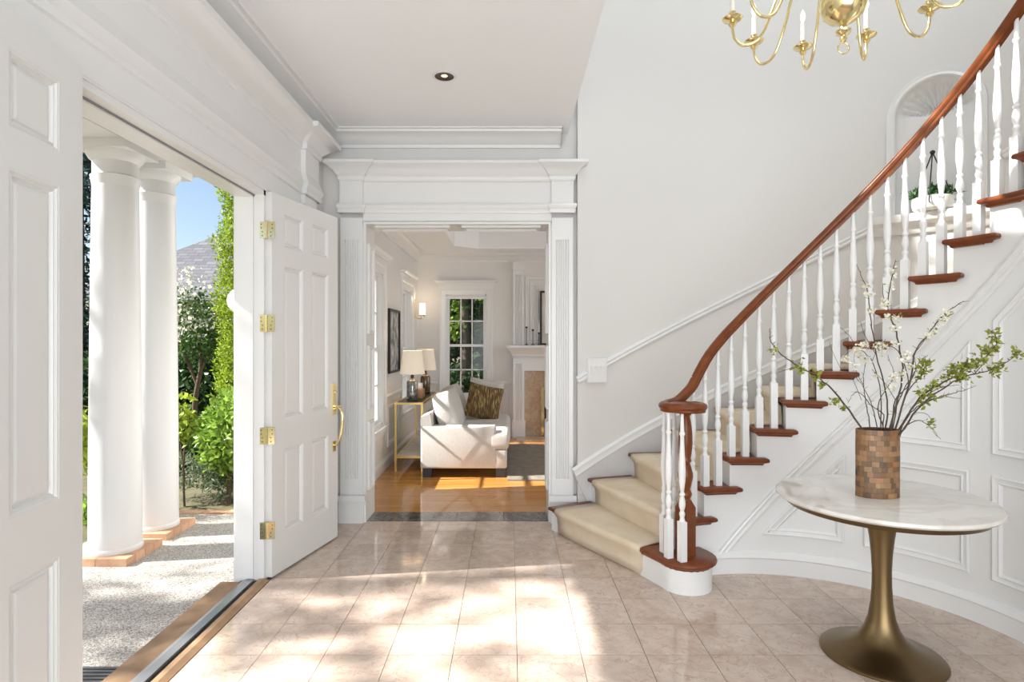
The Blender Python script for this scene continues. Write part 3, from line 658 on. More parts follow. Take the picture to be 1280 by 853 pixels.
for r in range(NROW):
    cuts = [0.]
    while cuts[-1] < arcs[-1] - .012: cuts.append(min(arcs[-1], cuts[-1] + rng.choice((.02, .026, .032))))
    cuts[-1] = arcs[-1]; sh = rng.random() * .03
    for a, b in zip(cuts[:-1], cuts[1:]):
        out = rng.uniform(1.0, 1.012); n = 3; vs_ = []
        for i in range(n):
            an = ang_at(a + sh + .0003 + (b - a - .0006) * i / (n - 1))
            for s_ in (.965, out):
                x, y = ve_pt(an, s_); vs_ += [(VA[0] + x, VA[1] + y, VA[2] + r * rh + .0003), (VA[0] + x, VA[1] + y, VA[2] + (r + 1) * rh - .0003)]
        fs = []
        for i in range(n - 1):
            A = 4 * i; B_ = A + 4; fs += [(A + 2, B_ + 2, B_ + 3, A + 3), (A + 1, A + 3, B_ + 3, B_ + 1), (A, B_, B_ + 2, A + 2)]
        fs += [(0, 2, 3, 1), (4 * n - 4, 4 * n - 3, 4 * n - 1, 4 * n - 2)]
        MB().add(vs_, fs).build('wood_block', MOS[rng.choices(range(6), (6, 5, 4, 3, 1, 2))[0]], vase, 0, recalc=False)
# branches in the vase
BR = [   # kind, label, stem points, clusters of leaves or blossoms, side twigs, thickness
 ('green', 'arching branch with fresh green leaves leaning left from the vase',
  [(1.692, 2.790, 1.039), (1.529, 2.740, 1.229), (1.404, 2.700, 1.329), (1.300, 2.670, 1.378), (1.209, 2.650, 1.439), (1.167, 2.640, 1.493), (1.160, 2.630, 1.547)],
  [(1.181, 2.646, 1.453), (1.308, 2.673, 1.378), (1.316, 2.676, 1.357), (1.404, 2.700, 1.329), (1.438, 2.712, 1.293), (1.508, 2.740, 1.208), (1.549, 2.750, 1.176)],
  [[(1.300, 2.670, 1.371), (1.248, 2.660, 1.361), (1.203, 2.650, 1.348)]], 0.0045),
 ('white', 'tall blossom twig with its tip highest left of centre',
  [(1.776, 2.800, 1.038), (1.810, 2.830, 1.206), (1.790, 2.880, 1.420), (1.785, 2.920, 1.612), (1.783, 2.940, 1.733), (1.760, 2.950, 1.809), (1.739, 2.960, 1.878)],
  [(1.789, 2.938, 1.718), (1.788, 2.924, 1.639), (1.775, 2.944, 1.763), (1.791, 2.888, 1.464)],
  [[(1.790, 2.880, 1.420), (1.756, 2.920, 1.520), (1.742, 2.930, 1.583)]], 0.004),
 ('white', 'tallest blossom branch rising straight from the vase',
  [(1.787, 2.790, 1.039), (1.862, 2.800, 1.323), (1.840, 2.810, 1.536), (1.810, 2.820, 1.637), (1.824, 2.830, 1.753), (1.838, 2.830, 1.825), (1.856, 2.840, 1.883)],
  [(1.805, 2.823, 1.673), (1.824, 2.830, 1.750), (1.834, 2.830, 1.817), (1.805, 2.818, 1.608), (1.850, 2.815, 1.599), (1.827, 2.812, 1.551), (1.835, 2.807, 1.479), (1.790, 2.822, 1.659)],
  [[(1.810, 2.820, 1.637), (1.797, 2.840, 1.710), (1.802, 2.850, 1.769)]], 0.0045),
 ('white', 'white blossom branch reaching up to the right',
  [(1.819, 2.800, 1.038), (1.877, 2.760, 1.325), (1.884, 2.740, 1.438), (1.933, 2.720, 1.528), (1.987, 2.700, 1.610), (2.035, 2.690, 1.651), (2.061, 2.680, 1.671)],
  [(1.933, 2.720, 1.524), (1.927, 2.726, 1.500), (1.972, 2.706, 1.583), (1.956, 2.714, 1.542), (2.002, 2.697, 1.617), (1.982, 2.702, 1.596), (1.879, 2.752, 1.374)],
  [[(1.933, 2.720, 1.528), (1.912, 2.750, 1.465), (1.898, 2.780, 1.423)], [(1.987, 2.700, 1.610), (2.003, 2.680, 1.609), (2.009, 2.670, 1.616)]], 0.0045),
 ('green', 'long branch crowded with green leaves ending in a bare hook',
  [(1.827, 2.790, 1.039), (1.905, 2.740, 1.229), (1.995, 2.710, 1.300), (2.082, 2.680, 1.364), (2.168, 2.660, 1.442), (2.184, 2.650, 1.504), (2.140, 2.640, 1.543)],
  [(2.163, 2.646, 1.518), (2.179, 2.652, 1.493), (2.187, 2.656, 1.460), (2.160, 2.659, 1.453), (2.144, 2.664, 1.442), (2.103, 2.672, 1.405), (2.080, 2.678, 1.382), (2.059, 2.686, 1.368), (2.034, 2.689, 1.373), (2.015, 2.701, 1.340), (2.027, 2.695, 1.349), (2.100, 2.678, 1.368), (2.050, 2.692, 1.336), (1.995, 2.710, 1.311), (1.971, 2.716, 1.286), (1.950, 2.725, 1.272), (1.917, 2.737, 1.236)],
  [], 0.0045),
 ('green', 'longest low branch stretching right with leaves at its tip',
  [(1.847, 2.800, 1.038), (1.905, 2.720, 1.203), (2.025, 2.660, 1.317), (2.088, 2.620, 1.349), (2.125, 2.600, 1.364), (2.174, 2.580, 1.401), (2.216, 2.560, 1.438)],
  [(2.209, 2.562, 1.438), (2.202, 2.566, 1.428), (2.140, 2.594, 1.372), (2.150, 2.590, 1.377), (2.125, 2.600, 1.358), (2.068, 2.628, 1.380), (2.095, 2.612, 1.398), (2.043, 2.648, 1.321), (2.025, 2.660, 1.324), (1.938, 2.708, 1.232), (1.912, 2.720, 1.203), (1.887, 2.714, 1.252)],
  [[(2.070, 2.630, 1.343), (2.102, 2.620, 1.387), (2.120, 2.610, 1.407)]], 0.0045),
 ('bare', 'thin bare grey twig pointing right below the leafy branches',
  [(1.847, 2.800, 1.038), (1.919, 2.760, 1.185), (2.009, 2.730, 1.237), (2.077, 2.710, 1.259), (2.131, 2.700, 1.285)],
  [],
  [[(1.919, 2.760, 1.185), (1.997, 2.770, 1.219), (2.074, 2.780, 1.236)], [(2.009, 2.730, 1.237), (2.044, 2.720, 1.228), (2.077, 2.710, 1.225)]], 0.003),
 ('bare', 'drooping bare twig hanging over the vase rim on the right',
  [(1.823, 2.780, 1.041), (1.836, 2.720, 1.106), (1.870, 2.690, 1.127), (1.904, 2.670, 1.100), (1.942, 2.660, 1.047)],
  [(1.910, 2.672, 1.113)],
  [[(1.864, 2.720, 1.161), (1.905, 2.700, 1.157), (1.914, 2.680, 1.125), (1.884, 2.670, 1.093)]], 0.003),
 ('white', 'slim upright twig with few blossoms at the left of the vase',
  [(1.716, 2.800, 1.038), (1.722, 2.840, 1.147), (1.721, 2.870, 1.275), (1.732, 2.880, 1.347), (1.752, 2.890, 1.405)],
  [(1.698, 2.890, 1.449), (1.733, 2.890, 1.464), (1.744, 2.889, 1.398), (1.681, 2.881, 1.369)],
  [[(1.721, 2.870, 1.275), (1.695, 2.880, 1.332), (1.686, 2.890, 1.398), (1.699, 2.900, 1.449)], [(1.699, 2.850, 1.204), (1.677, 2.900, 1.317), (1.644, 2.920, 1.345), (1.603, 2.940, 1.449), (1.593, 2.940, 1.486)]], 0.003),
 ('bare', 'curled bare twig bending back on itself left of the stems',
  [(1.758, 2.790, 1.039), (1.742, 2.750, 1.144), (1.670, 2.720, 1.189), (1.603, 2.700, 1.253), (1.563, 2.690, 1.244), (1.542, 2.690, 1.206)],
  [],
  [], 0.0028),
 ('white', 'thin blossom twig leaning left between the tall stems',
  [(1.772, 2.820, 1.035), (1.812, 2.880, 1.215), (1.799, 2.930, 1.389), (1.742, 2.960, 1.464), (1.708, 2.980, 1.524), (1.679, 2.990, 1.558)],
  [(1.733, 2.957, 1.449), (1.682, 2.960, 1.403), (1.834, 2.939, 1.464), (1.851, 2.930, 1.434), (1.782, 2.951, 1.464), (1.750, 2.948, 1.419), (1.804, 2.910, 1.319)],
  [[(1.799, 2.930, 1.389), (1.835, 2.940, 1.464), (1.856, 2.950, 1.516)], [(1.742, 2.960, 1.464), (1.697, 2.960, 1.433), (1.672, 2.970, 1.396)]], 0.003),
 ('green', 'short twig with a leafy tip right of the tall stems',
  [(1.832, 2.820, 1.035), (1.917, 2.840, 1.248), (1.974, 2.850, 1.305), (1.999, 2.850, 1.356), (2.011, 2.850, 1.389)],
  [(2.003, 2.850, 1.370), (2.011, 2.850, 1.389), (1.999, 2.850, 1.341), (1.974, 2.850, 1.312), (1.938, 2.850, 1.370)],
  [], 0.003),
 ('white', 'dark twig with scattered blossoms in the middle of the bunch',
  [(1.788, 2.770, 1.043), (1.778, 2.720, 1.217), (1.816, 2.690, 1.288), (1.768, 2.660, 1.412), (1.715, 2.650, 1.466), (1.661, 2.640, 1.480)],
  [(1.775, 2.660, 1.412), (1.789, 2.660, 1.426), (1.740, 2.678, 1.330), (1.755, 2.681, 1.316), (1.780, 2.678, 1.337), (1.677, 2.643, 1.466), (1.754, 2.711, 1.273)],
  [[(1.816, 2.690, 1.288), (1.843, 2.680, 1.357), (1.829, 2.670, 1.425)], [(1.778, 2.720, 1.217), (1.713, 2.700, 1.301), (1.652, 2.690, 1.357)]], 0.0035),
 ('bare', 'short bare twig leaning to the back left of the bunch',
  [(1.773, 2.840, 1.031), (1.793, 2.920, 1.167), (1.769, 2.980, 1.282), (1.735, 3.000, 1.318)], [], [], 0.003),
 ('bare', 'bare forked twig just right of the tallest branch',
  [(1.831, 2.830, 1.033), (1.913, 2.900, 1.199), (2.021, 2.950, 1.329), (2.058, 2.960, 1.388), (2.103, 2.970, 1.418)], [], [], 0.003),
 ('bare', 'low bare twig spreading right close to the rim',
  [(1.814, 2.760, 1.044), (1.809, 2.660, 1.169), (1.848, 2.600, 1.229), (1.897, 2.560, 1.246)], [], [], 0.003),
 ('bare', 'thin dark twig rising behind the green branches',
  [(1.852, 2.840, 1.031), (2.001, 2.920, 1.167), (2.163, 2.980, 1.251), (2.284, 3.000, 1.265)], [], [], 0.003),
 ('bare', 'fine bare twig crossing the middle stems',
  [(1.790, 2.800, 1.038), (1.723, 2.760, 1.185), (1.780, 2.740, 1.326), (1.746, 2.730, 1.424)], [], [], 0.003),
]
def leaf_quads(w, p, n, spread, size, rng, asp=.6):
    for _ in range(n):
        c = p + Vector((rng.gauss(0, spread), rng.gauss(0, spread), rng.gauss(0, spread)))
        d = Vector((rng.uniform(-1, 1), rng.uniform(-1, 1), rng.uniform(-.6, 1))).normalized(); s_ = d.orthogonal().normalized(); s_.rotate(Matrix.Rotation(rng.uniform(0, 6.3), 3, d))
        L_ = size * rng.uniform(.6, 1.2); q = L_ * asp * .5; nn = d.cross(s_) * L_ * .12
        w.add([c, c + d * L_ * .45 + s_ * q + nn, c + d * L_, c + d * L_ * .45 - s_ * q + nn], [(0, 1, 2), (0, 2, 3)])
rng = random.Random(11)
for kind, lab, path, dec, twigs, rad in BR:
    b = tag(empty('branch', path[0]), lab, 'branch', 'branches arranged in the vase')
    P = bez(path, 6); m = len(P)
    P = [p + Vector((rng.gauss(0, .0015), rng.gauss(0, .0015), rng.gauss(0, .0015))) for p in P]
    w = MB().tube(P, [rad * (1 - .72 * i / (m - 1)) for i in range(m)], 6)
    w.build('stem', TWIG, b, 60)
    for tw in twigs:
        Q = bez(tw, 5); MB().tube(Q, [rad * .5 * (1 - .6 * i / (len(Q) - 1)) for i in range(len(Q))], 5).build('twig', TWIG, b, 60)
    side = MB()
    for i in range(4, m - 2, 3):                    # short buds and spurs
        d = Vector((rng.uniform(-1, 1), rng.uniform(-1, 1), rng.uniform(0, 1))).normalized() * rng.uniform(.01, .03)
        side.tube([P[i], P[i] + d], [rad * .35, rad * .2], 4)
    side.build('spurs', TWIG, b, 0)['kind'] = 'stuff'
    if dec:
        wl_, wf = MB(), MB()
        for p in dec:
            p = Vector(p)
            if kind == 'white':
                leaf_quads(wf, p, 26, .008, .016, rng, .9); leaf_quads(wl_, p, 3, .012, .016, rng)
            else: leaf_quads(wl_, p, 20, .010, .024, rng)
        if wf.v: wf.build('blossoms', BLOSSOM, b, 0, recalc=False)['kind'] = 'stuff'
        if wl_.v: wl_.build('leaves', TWLEAF, b, 0, recalc=False)['kind'] = 'stuff'

# ------------------------------------------------------------------ chandelier
HC = (1.56, 2.76); 
ch = tag(empty('chandelier', (*HC, 6.9)), 'polished brass chandelier with curving candle arms', 'chandelier')
MB().lathe([(0, 2.93), (.012, 2.935), (.016, 2.95), (.01, 2.962), (.03, 2.972), (.034, 2.985), (.018, 2.995), (.016, 3.01), (.03, 3.02), (.06, 3.035), (.088, 3.065), (.10, 3.105), (.102, 3.14), (.09, 3.19), (.06, 3.225), (.03, 3.245), (.022, 3.27), (.04, 3.30), (.05, 3.36), (.04, 3.42), (.02, 3.45), (.018, 3.60), (.035, 3.63), (.045, 3.68), (.02, 3.74), (.012, 3.76), (.012, 4.1), (.0, 4.1)], 36, (*HC, -.045)).build('body', BRASS, ch, 50)
MB().tube([(HC[0] + .026 * math.cos(2 * PI * i / 24), HC[1], 2.86 + .026 * math.sin(2 * PI * i / 24)) for i in range(25)], .004, 8).build('ring', BRASS, ch, 60)
for i in range(22):
    z = 4.05 + i * .129
    MB().tube([(HC[0] + (.016 * math.cos(2 * PI * j / 12) if i % 2 else 0), HC[1] + (0 if i % 2 else .016 * math.cos(2 * PI * j / 12)), z + .064 + .075 * math.sin(2 * PI * j / 12)) for j in range(13)], .004, 6).build('chain_link', BRASS, ch, 60)
CAN = mat('candle sleeve', (.86, .84, .76), .5)
arm_path = [(.035, 3.40), (.10, 3.47), (.18, 3.44), (.245, 3.33), (.30, 3.16), (.36, 3.03), (.43, 3.005), (.475, 3.05), (.486, 3.11)]
def arm_mesh(dr, dz):
    return MB().tube(bez([(r, 0, z) for r, z in arm_path], 6), .0075, 10).lathe([(.0, 3.30), (.01, 3.30)], 8, (.25, 0, 0)).mesh('arm', BRASS, 60)
am = arm_mesh(0, 0)
cup = MB().lathe([(.008, 0), (.012, .006), (.02, .014), (.014, .022), (.012, .03), (.045, .040), (.050, .046), (.046, .050), (.02, .046), (.016, .06), (.017, .078), (.012, .08), (0, .08)], 24).mesh('candle_cup', BRASS, 45)
can = MB().lathe([(.0105, 0), (.0105, .10), (.007, .104), (.0, .105)], 16).mesh('candle', CAN, 40)
blb = MB().lathe([(.006, 0), (.011, .012), (.0135, .025), (.011, .042), (.005, .060), (.0, .070)], 14).mesh('flame_bulb', BULB, 60)
for i in range(10):
    a = 12 + 36 * i; x = HC[0] + .486 * math.cos(R_(a)); y = HC[1] + .486 * math.sin(R_(a))
    ao = link(am, 'arm', ch, (HC[0], HC[1], -.045), R_(a))
    link(cup, 'candle_cup', ch, (x, y, 3.06)); link(can, 'candle', ch, (x, y, 3.138)); link(blb, 'flame_bulb', ch, (x, y, 3.243))
# recessed ceiling light
dl = tag(empty('ceiling_light', (-.42, 3.80, CZ)), 'recessed round downlight with a dark baffle in the hall ceiling', 'ceiling light')
MB().lathe([(.062, .0), (.076, -.001), (.080, -.006), (.072, -.010), (.062, -.008)], 36, (-.42, 3.80, CZ), cap=False).build('trim_ring', TRIM, dl, 40)
BAF = mat('bronze baffle', (.05, .022, .010), .35, .3)
MB().lathe([(.064, -.007), (.05, -.004), (.034, -.002), (0, -.002)], 36, (-.42, 3.80, CZ), cap=False).build('baffle', BAF, dl, 40)
MB().lathe([(.022, -.003), (.018, -.006), (0, -.007)], 24, (-.42, 3.80, CZ)).build('bulb', mat('lit bulb', (1, .9, .75), .3, emit=(1, .85, .6), estr=.6), dl, 40)

# planter in the niche
PC = pol(RO - .03, 44.7, NS); pl = tag(empty('hanging_planter', PC), 'white pot with green succulents hung on black cords in the niche', 'planter')
tv = Vector((-math.sin(R_(44.7)), math.cos(R_(44.7)), 0))
MB().lathe([(.0, .004), (.10, .004), (.125, .02), (.135, .06), (.13, .10), (.12, .105), (.115, .09), (0, .09)], 32, PC, 1, 1).build('pot', CERAM, pl, 40)
top = (PC[0] - .02, PC[1] - .02, NS + .43)
for s in (-1, 0, 1):
    e = Vector(PC) + tv * (.13 * s) + Vector((-.02, -.02, .06)) + (Vector((-.09, -.09, 0)) if s == 0 else Vector()); f = Vector(PC) + tv * .08 * s + Vector((0, 0, .0))
    MB().tube([top, e, f], .0045, 6).build('cord', BLACK, pl, 0)
MB().lathe([(0, -.018), (.014, -.01), (.018, 0), (.014, .01), (0, .018)], 14, top).build('cord_knot', BLACK, pl, 60)
w = MB(); rng = random.Random(5)
for _ in range(90):
    leaf_quads(w, Vector(PC) + tv * rng.uniform(-.13, .13) + Vector((rng.uniform(-.05, .05), rng.uniform(-.05, .05), .10 + rng.uniform(0, .07))), 3, .01, .06, rng, .35)
w.build('leaves', leafmat('succulent leaf', (.06, .16, .045), .4), pl, 0, recalc=False)

# ------------------------------------------------------------------ windows
def make_window(name, label, fn, a0, a1, b0, b1, cols, rows, dep=-.07, header=True, blind=False, casing=True):
    """fn(a,b,n): a along the wall, b height, n out of the wall into the room"""
    c = fn((a0 + a1) / 2, b0, 0); wo = struct(empty(name, c), label)
    bx = lambda w, x0, x1, z0, z1, n0, n1: w.add([fn(x0, z0, n0), fn(x1, z0, n0), fn(x1, z1, n0), fn(x0, z1, n0), fn(x0, z0, n1), fn(x1, z0, n1), fn(x1, z1, n1), fn(x0, z1, n1)], [(0, 3, 2, 1), (4, 5, 6, 7), (0, 1, 5, 4), (1, 2, 6, 5), (2, 3, 7, 6), (3, 0, 4, 7)])
    if casing:
        w = MB(); w.sweep([(a0, b0 - .02), (a0, b1), (a1, b1), (a1, b0 - .02)], CASING, fn); w.build('window_casing', TRIM, wo)
        w = MB(); bx(w, a0 - .13, a1 + .13, b0 - .05, b0 - .02, 0, .055); bx(w, a0 - .10, a1 + .10, b0 - .13, b0 - .05, 0, .02); w.build('window_sill', TRIM, wo, 0)
        if header:
            w = MB(); bx(w, a0 - .105, a1 + .105, b1 + .095, b1 + .155, 0, .036)
            pr = [(0, 0), (.03, .0), (.03, .035), (.05, .05), (.065, .065), (.065, .085), (0, .085)]
            w.sweep([(a0 - .105, 0), (a0 - .105, .036), (a1 + .105, .036), (a1 + .105, 0)], [(d, b1 + .15 + z * .75) for d, z in pr], lambda x, n, z: fn(x, z, n)); w.build('window_head', TRIM, wo, 0)
    w = MB(); bx(w, a0 - .0, a0 + .02, b0, b1, dep - .03, 0); bx(w, a1 - .02, a1, b0, b1, dep - .03, 0); bx(w, a0, a1, b1 - .02, b1, dep - .03, 0); bx(w, a0, a1, b0, b0 + .02, dep - .03, 0)
    w.build('window_frame', TRIM, wo, 0)
    a0 += .02; a1 -= .02; b0 += .02; b1 -= .02; bm = (b0 + b1) / 2; s = .035
    for q, (z0, z1) in enumerate(((b0, bm + .015), (bm - .015, b1))):
        d0 = dep - .015 * q
        w = MB(); w.sweep(rect(a0, a1, z0, z1), [(0, d0), (0, d0 + .03), (s, d0 + .03), (s, d0), (0, d0)], fn, closed=True); sa_ = w.build('sash', TRIM, wo, 0)
        ca = [a0 + s + (a1 - a0 - 2 * s) * i / cols for i in range(cols + 1)]; rb = [z0 + s + (z1 - z0 - 2 * s) * i / rows for i in range(rows + 1)]
        w = MB()
        for x in ca[1:-1]: bx(w, x - .009, x + .009, z0 + s, z1 - s, d0 + .005, d0 + .028)
        for z in rb[1:-1]: bx(w, a0 + s, a1 - s, z - .009, z + .009, d0 + .005, d0 + .028)
        w.build('muntin', TRIM, sa_, 0)
        for i in range(cols):
            for j in range(rows):
                w = MB(); w.add([fn(ca[i], rb[j], d0 + .014), fn(ca[i + 1], rb[j], d0 + .014), fn(ca[i + 1], rb[j + 1], d0 + .014), fn(ca[i], rb[j + 1], d0 + .014)], [(0, 1, 2, 3)]); w.build('pane', GLASS, sa_, 0)
    if blind:
        w = MB(); bx(w, a0, a1, b1 - .05, b1 - .005, -.03, .0); w.build('roller_blind', TRIM, wo, 0)
    return wo
make_window('window_1', 'white sash window at the end of the living room', wallY(LY), *FW, 3, 2, header=True, blind=True)
make_window('window_2', 'sash window on the living room side wall nearest the opening', wallX(LX), *WIN[0], 2, 2)
make_window('window_3', 'narrow sash window on the living room side wall by the sconce', wallX(LX), *WIN[1], 2, 2)
make_window('window_4', 'high stairwell window over the gallery', wallX(WX), *HW, 3, 2, casing=False)

# ------------------------------------------------------------------ living room furniture
rg = MB().box(-.025, 2.4, 6.28, 8.45, 0, .016).build('area_rug', RUG, None, 0); tag(rg, 'grey woven area rug in front of the sofa', 'rug')
def cushion(name, c, sx, sy, sz, m, parent, rot=(0, 0, 0), puff=2.6, nseg=14):
    """soft rounded box: superellipsoid"""
    w = MB(); M_ = Matrix.Translation(c) @ Matrix.Rotation(rot[2], 4, 'Z') @ Matrix.Rotation(rot[1], 4, 'Y') @ Matrix.Rotation(rot[0], 4, 'X'); nu, nv = nseg * 2, nseg
    se = lambda v, e: math.copysign(abs(v) ** e, v)
    e = 2 / puff / 2
    def f(i, j):
        u = 2 * PI * i / nu; v = -PI / 2 + PI * j / (nv - 1)
        return M_ @ Vector((sx * se(math.cos(v), e * .9) * se(math.cos(u), e), sy * se(math.cos(v), e * .9) * se(math.sin(u), e), sz * se(math.sin(v), .75)))
    w.grid(nu, nv, f, wrap=True); return w.build(name, m, parent, 80)
def rbox(w_, x0, x1, y0, y1, z0, z1, r=.03):
    me = MB().box(x0, x1, y0, y1, z0, z1); bm = bmesh.new(); vv = [bm.verts.new(p) for p in me.v]
    for f in me.f: bm.faces.new([vv[i] for i in f])
    bmesh.ops.bevel(bm, geom=list(bm.edges), offset=r, segments=3, affect='EDGES', profile=.5); bm.verts.index_update()
    w_.add([tuple(v.co) for v in bm.verts], [tuple(v.index for v in f.verts) for f in bm.faces]); bm.free(); return w_
SX0, SX1, SY0, SY1 = -.97, -.03, 6.42, 8.35
sf = tag(empty('sofa', (-.5, 7.4, 0)), 'pale linen sofa seen end on with loose cushions', 'sofa')
MB_ = rbox(MB(), SX0, SX1 - .12, SY0, SY0 + .17, .10, .56, .022); MB_.build('armrest', FABRIC, sf, 40)
rbox(MB(), SX0, SX1 - .12, SY1 - .17, SY1, .10, .56, .022).build('armrest', FABRIC, sf, 40)
rbox(MB(), SX0 + .04, SX1 - .02, SY0 + .10, SY1 - .10, .10, .30, .02).build('seat_base', FABRIC, sf, 40)
rbox(MB(), SX1 - .20, SX1 + .0, SY0 + .005, SY1 - .005, .10, .305, .02).build('front_rail', FABRIC, sf, 40)
w = MB(); w.add([(SX0, y, z) for y in (SY0 + .01, SY1 - .01) for z in (.11, .66)] + [(SX0 + .20, y, .11) for y in (SY0 + .01, SY1 - .01)] + [(SX0 + .10, y, .70) for y in (SY0 + .01, SY1 - .01)], [(0, 1, 3, 2), (0, 4, 6, 1), (2, 3, 7, 5), (1, 6, 7, 3), (4, 5, 7, 6)]); w.build('backrest', FABRIC, sf, 0)
ym = (SY0 + SY1) / 2
for y0, y1 in ((SY0 + .175, ym), (ym, SY1 - .175)):
    cushion('seat_cushion', (-.36, (y0 + y1) / 2, .40), .37, (y1 - y0) / 2, .095, FABRIC, sf, puff=5)
    cushion('back_cushion', (-.72, (y0 + y1) / 2, .66), .12, (y1 - y0) / 2 - .005, .25, FABRIC, sf, (0, -.30, 0), puff=3.2)
cushion('seat_cushion_end', (-.11, SY0 + .10, .40), .105, .105, .095, FABRIC, sf, puff=4)
for x in (SX0 + .07, SX1 - .07):
    for y in (SY0 + .08, SY1 - .08): MB().box(x - .05, x + .05, y - .05, y + .05, 0, .10).build('leg', BLACK, sf, 0)
PIL = mat('gold thread fabric', (.12, .07, .02), .8); _N, _L = _links(PIL)
tc_ = _N.new('ShaderNodeTexCoord'); mp_ = _N.new('ShaderNodeMapping'); mp_.inputs['Scale'].default_value = (70, 9, 7); mp_.inputs['Rotation'].default_value = (0, R_(15), .0); nz_ = _N.new('ShaderNodeTexNoise'); nz_.inputs['Scale'].default_value = 1.6
rp_ = _N.new('ShaderNodeValToRGB'); rp_.color_ramp.elements[0].position = .5; rp_.color_ramp.elements[1].position = .72; rp_.color_ramp.elements[0].color = (.10, .058, .018, 1); rp_.color_ramp.elements[1].color = (.58, .40, .15, 1)
_L.new(tc_.outputs['Object'], mp_.inputs[0]); _L.new(mp_.outputs[0], nz_.inputs['Vector']); _L.new(nz_.outputs['Fac'], rp_.inputs[0]); _L.new(rp_.outputs[0], _N['Principled BSDF'].inputs['Base Color'])
def pillow(name, c, half, th, m, rot, label):
    w = MB(); M_ = Matrix.Translation(c) @ Matrix.Rotation(rot[2], 4, 'Z') @ Matrix.Rotation(rot[1], 4, 'Y') @ Matrix.Rotation(rot[0], 4, 'X'); n = 15
    for s in (1, -1):
        def f(i, j):
            u = -1 + 2 * i / (n - 1); v = -1 + 2 * j / (n - 1); q = max(0, (1 - u ** 4) * (1 - v ** 4)) ** .6
            p = 1 - .06 * (1 - abs(u) ** 2) * abs(v) ** 3; r = 1 - .06 * (1 - abs(v) ** 2) * abs(u) ** 3
            return M_ @ Vector((half * u * r, s * th * q, half * v * p))
        w.grid(n, n, f)
    return tag(w.build(name, m, None, 80), label, 'pillow')
pillow('throw_pillow', (-.33, 7.62, .70), .23, .085, PIL, (-.30, .22, .10), 'brown and gold striped throw pillow propped on the sofa')
pillow('throw_pillow', (-.34, 8.02, .74), .235, .09, FABRIC, (-.25, .18, .05), 'plain pale throw pillow behind the striped pillow')
# console table behind the sofa
cs = tag(empty('console_table', (-1.19, 7.45, 0)), 'slim gold framed console table behind the sofa', 'table')
AX0, AX1, AY0, AY1 = -1.31, -.985, 6.72, 8.20
for x in (AX0 + .012, AX1 - .012):
    for y in (AY0 + .012, AY1 - .012): MB().box(x - .011, x + .011, y - .011, y + .011, 0, .78).build('leg', GOLD, cs, 0)
for z, m in ((.765, BLACK), (.155, MARB)):
    MB().sweep(rect(AX0, AX1, AY0, AY1), [(0, z), (0, z + .022), (.022, z + .022), (.022, z), (0, z)], XY, closed=True).build('shelf_frame', GOLD, cs, 0)
    MB().box(AX0 + .02, AX1 - .02, AY0 + .02, AY1 - .02, z + .006, z + .020).build('shelf_panel', m, cs, 0)
def lamp(c, col, label, zs):
    l = tag(empty('table_lamp', c), label, 'lamp'); x, y, z = c
    MB().lathe([(.0, 0), (.062, 0), (.066, .01), (.066, .21), (.058, .235), (.03, .25), (.026, .262), (0, .262)], 28, c).build('lamp_base', col, l, 40)
    MB().lathe([(.02, .26), (.02, .30), (.008, .305), (.008, .36), (0, .36)], 12, c).build('lamp_neck', mat('dark bronze', (.05, .035, .025), .4, .7), l, 40)
    sh = MB().lathe([(.148, zs), (.115, zs + .275), (.112, zs + .275), (.145, zs)], 36, c); sh.f = [f for f in sh.f if len(f) == 4]
    sh.build('lamp_shade', SHADE, l, 40)
    MB().lathe([(0, zs + .06), (.02, zs + .075), (.03, zs + .11), (.02, zs + .145), (0, zs + .15)], 14, c).build('bulb', mat('lamp bulb', (1, .9, .75), .4, emit=(1, .8, .55), estr=4), l, 60)
    ld = bpy.data.lights.new('lamp_light', 'POINT'); ld.energy = 2.2; ld.color = (1, .78, .52); ld.shadow_soft_size = .04
    lo = bpy.data.objects.new('lamp_light', ld); COL.objects.link(lo); lo.parent = l; lo.location = (0, 0, zs + .18)
SEED = mat('mercury glass', (.30, .31, .30), .12, .55, var=((.10, .09, .08), 40, .15)); DKG = mat('brown glass', (.10, .07, .045), .15, .3, var=((.17, .12, .08), 30, .2))
lamp((-1.15, 6.98, .787), SEED, 'mercury glass table lamp at the near end of the console', .315)
lamp((-1.13, 7.92, .787), DKG, 'brown glass table lamp farther along the console', .315)
b = MB(); rbox(b, -1.17, -1.05, 7.18, 7.32, .787, .905, .004); tag(b.build('wooden_box', mat('light wood', (.36, .21, .10), .5, var=((.28, .16, .08), 20, .2)), None, 30), 'small tan wooden box beside the near lamp', 'box')
b = MB().lathe([(0, .906), (.040, .906), (.043, .91), (.043, .972), (.038, .975), (.036, .965), (0, .965)], 24, (-1.11, 7.25, 0)); tag(b.build('candle_jar', CERAM, None, 40), 'white candle jar standing on the wooden box', 'candle')
b = MB().tube(bez([(-1.06, 7.75, .80), (-1.04, 7.62, .835), (-1.05, 7.5, .84), (-1.09, 7.46, .80), (-1.08, 7.58, .795)], 6), .006, 8); tag(b.build('link_ornament', BLACK, None, 60), 'small black looped ornament on the console', 'ornament')
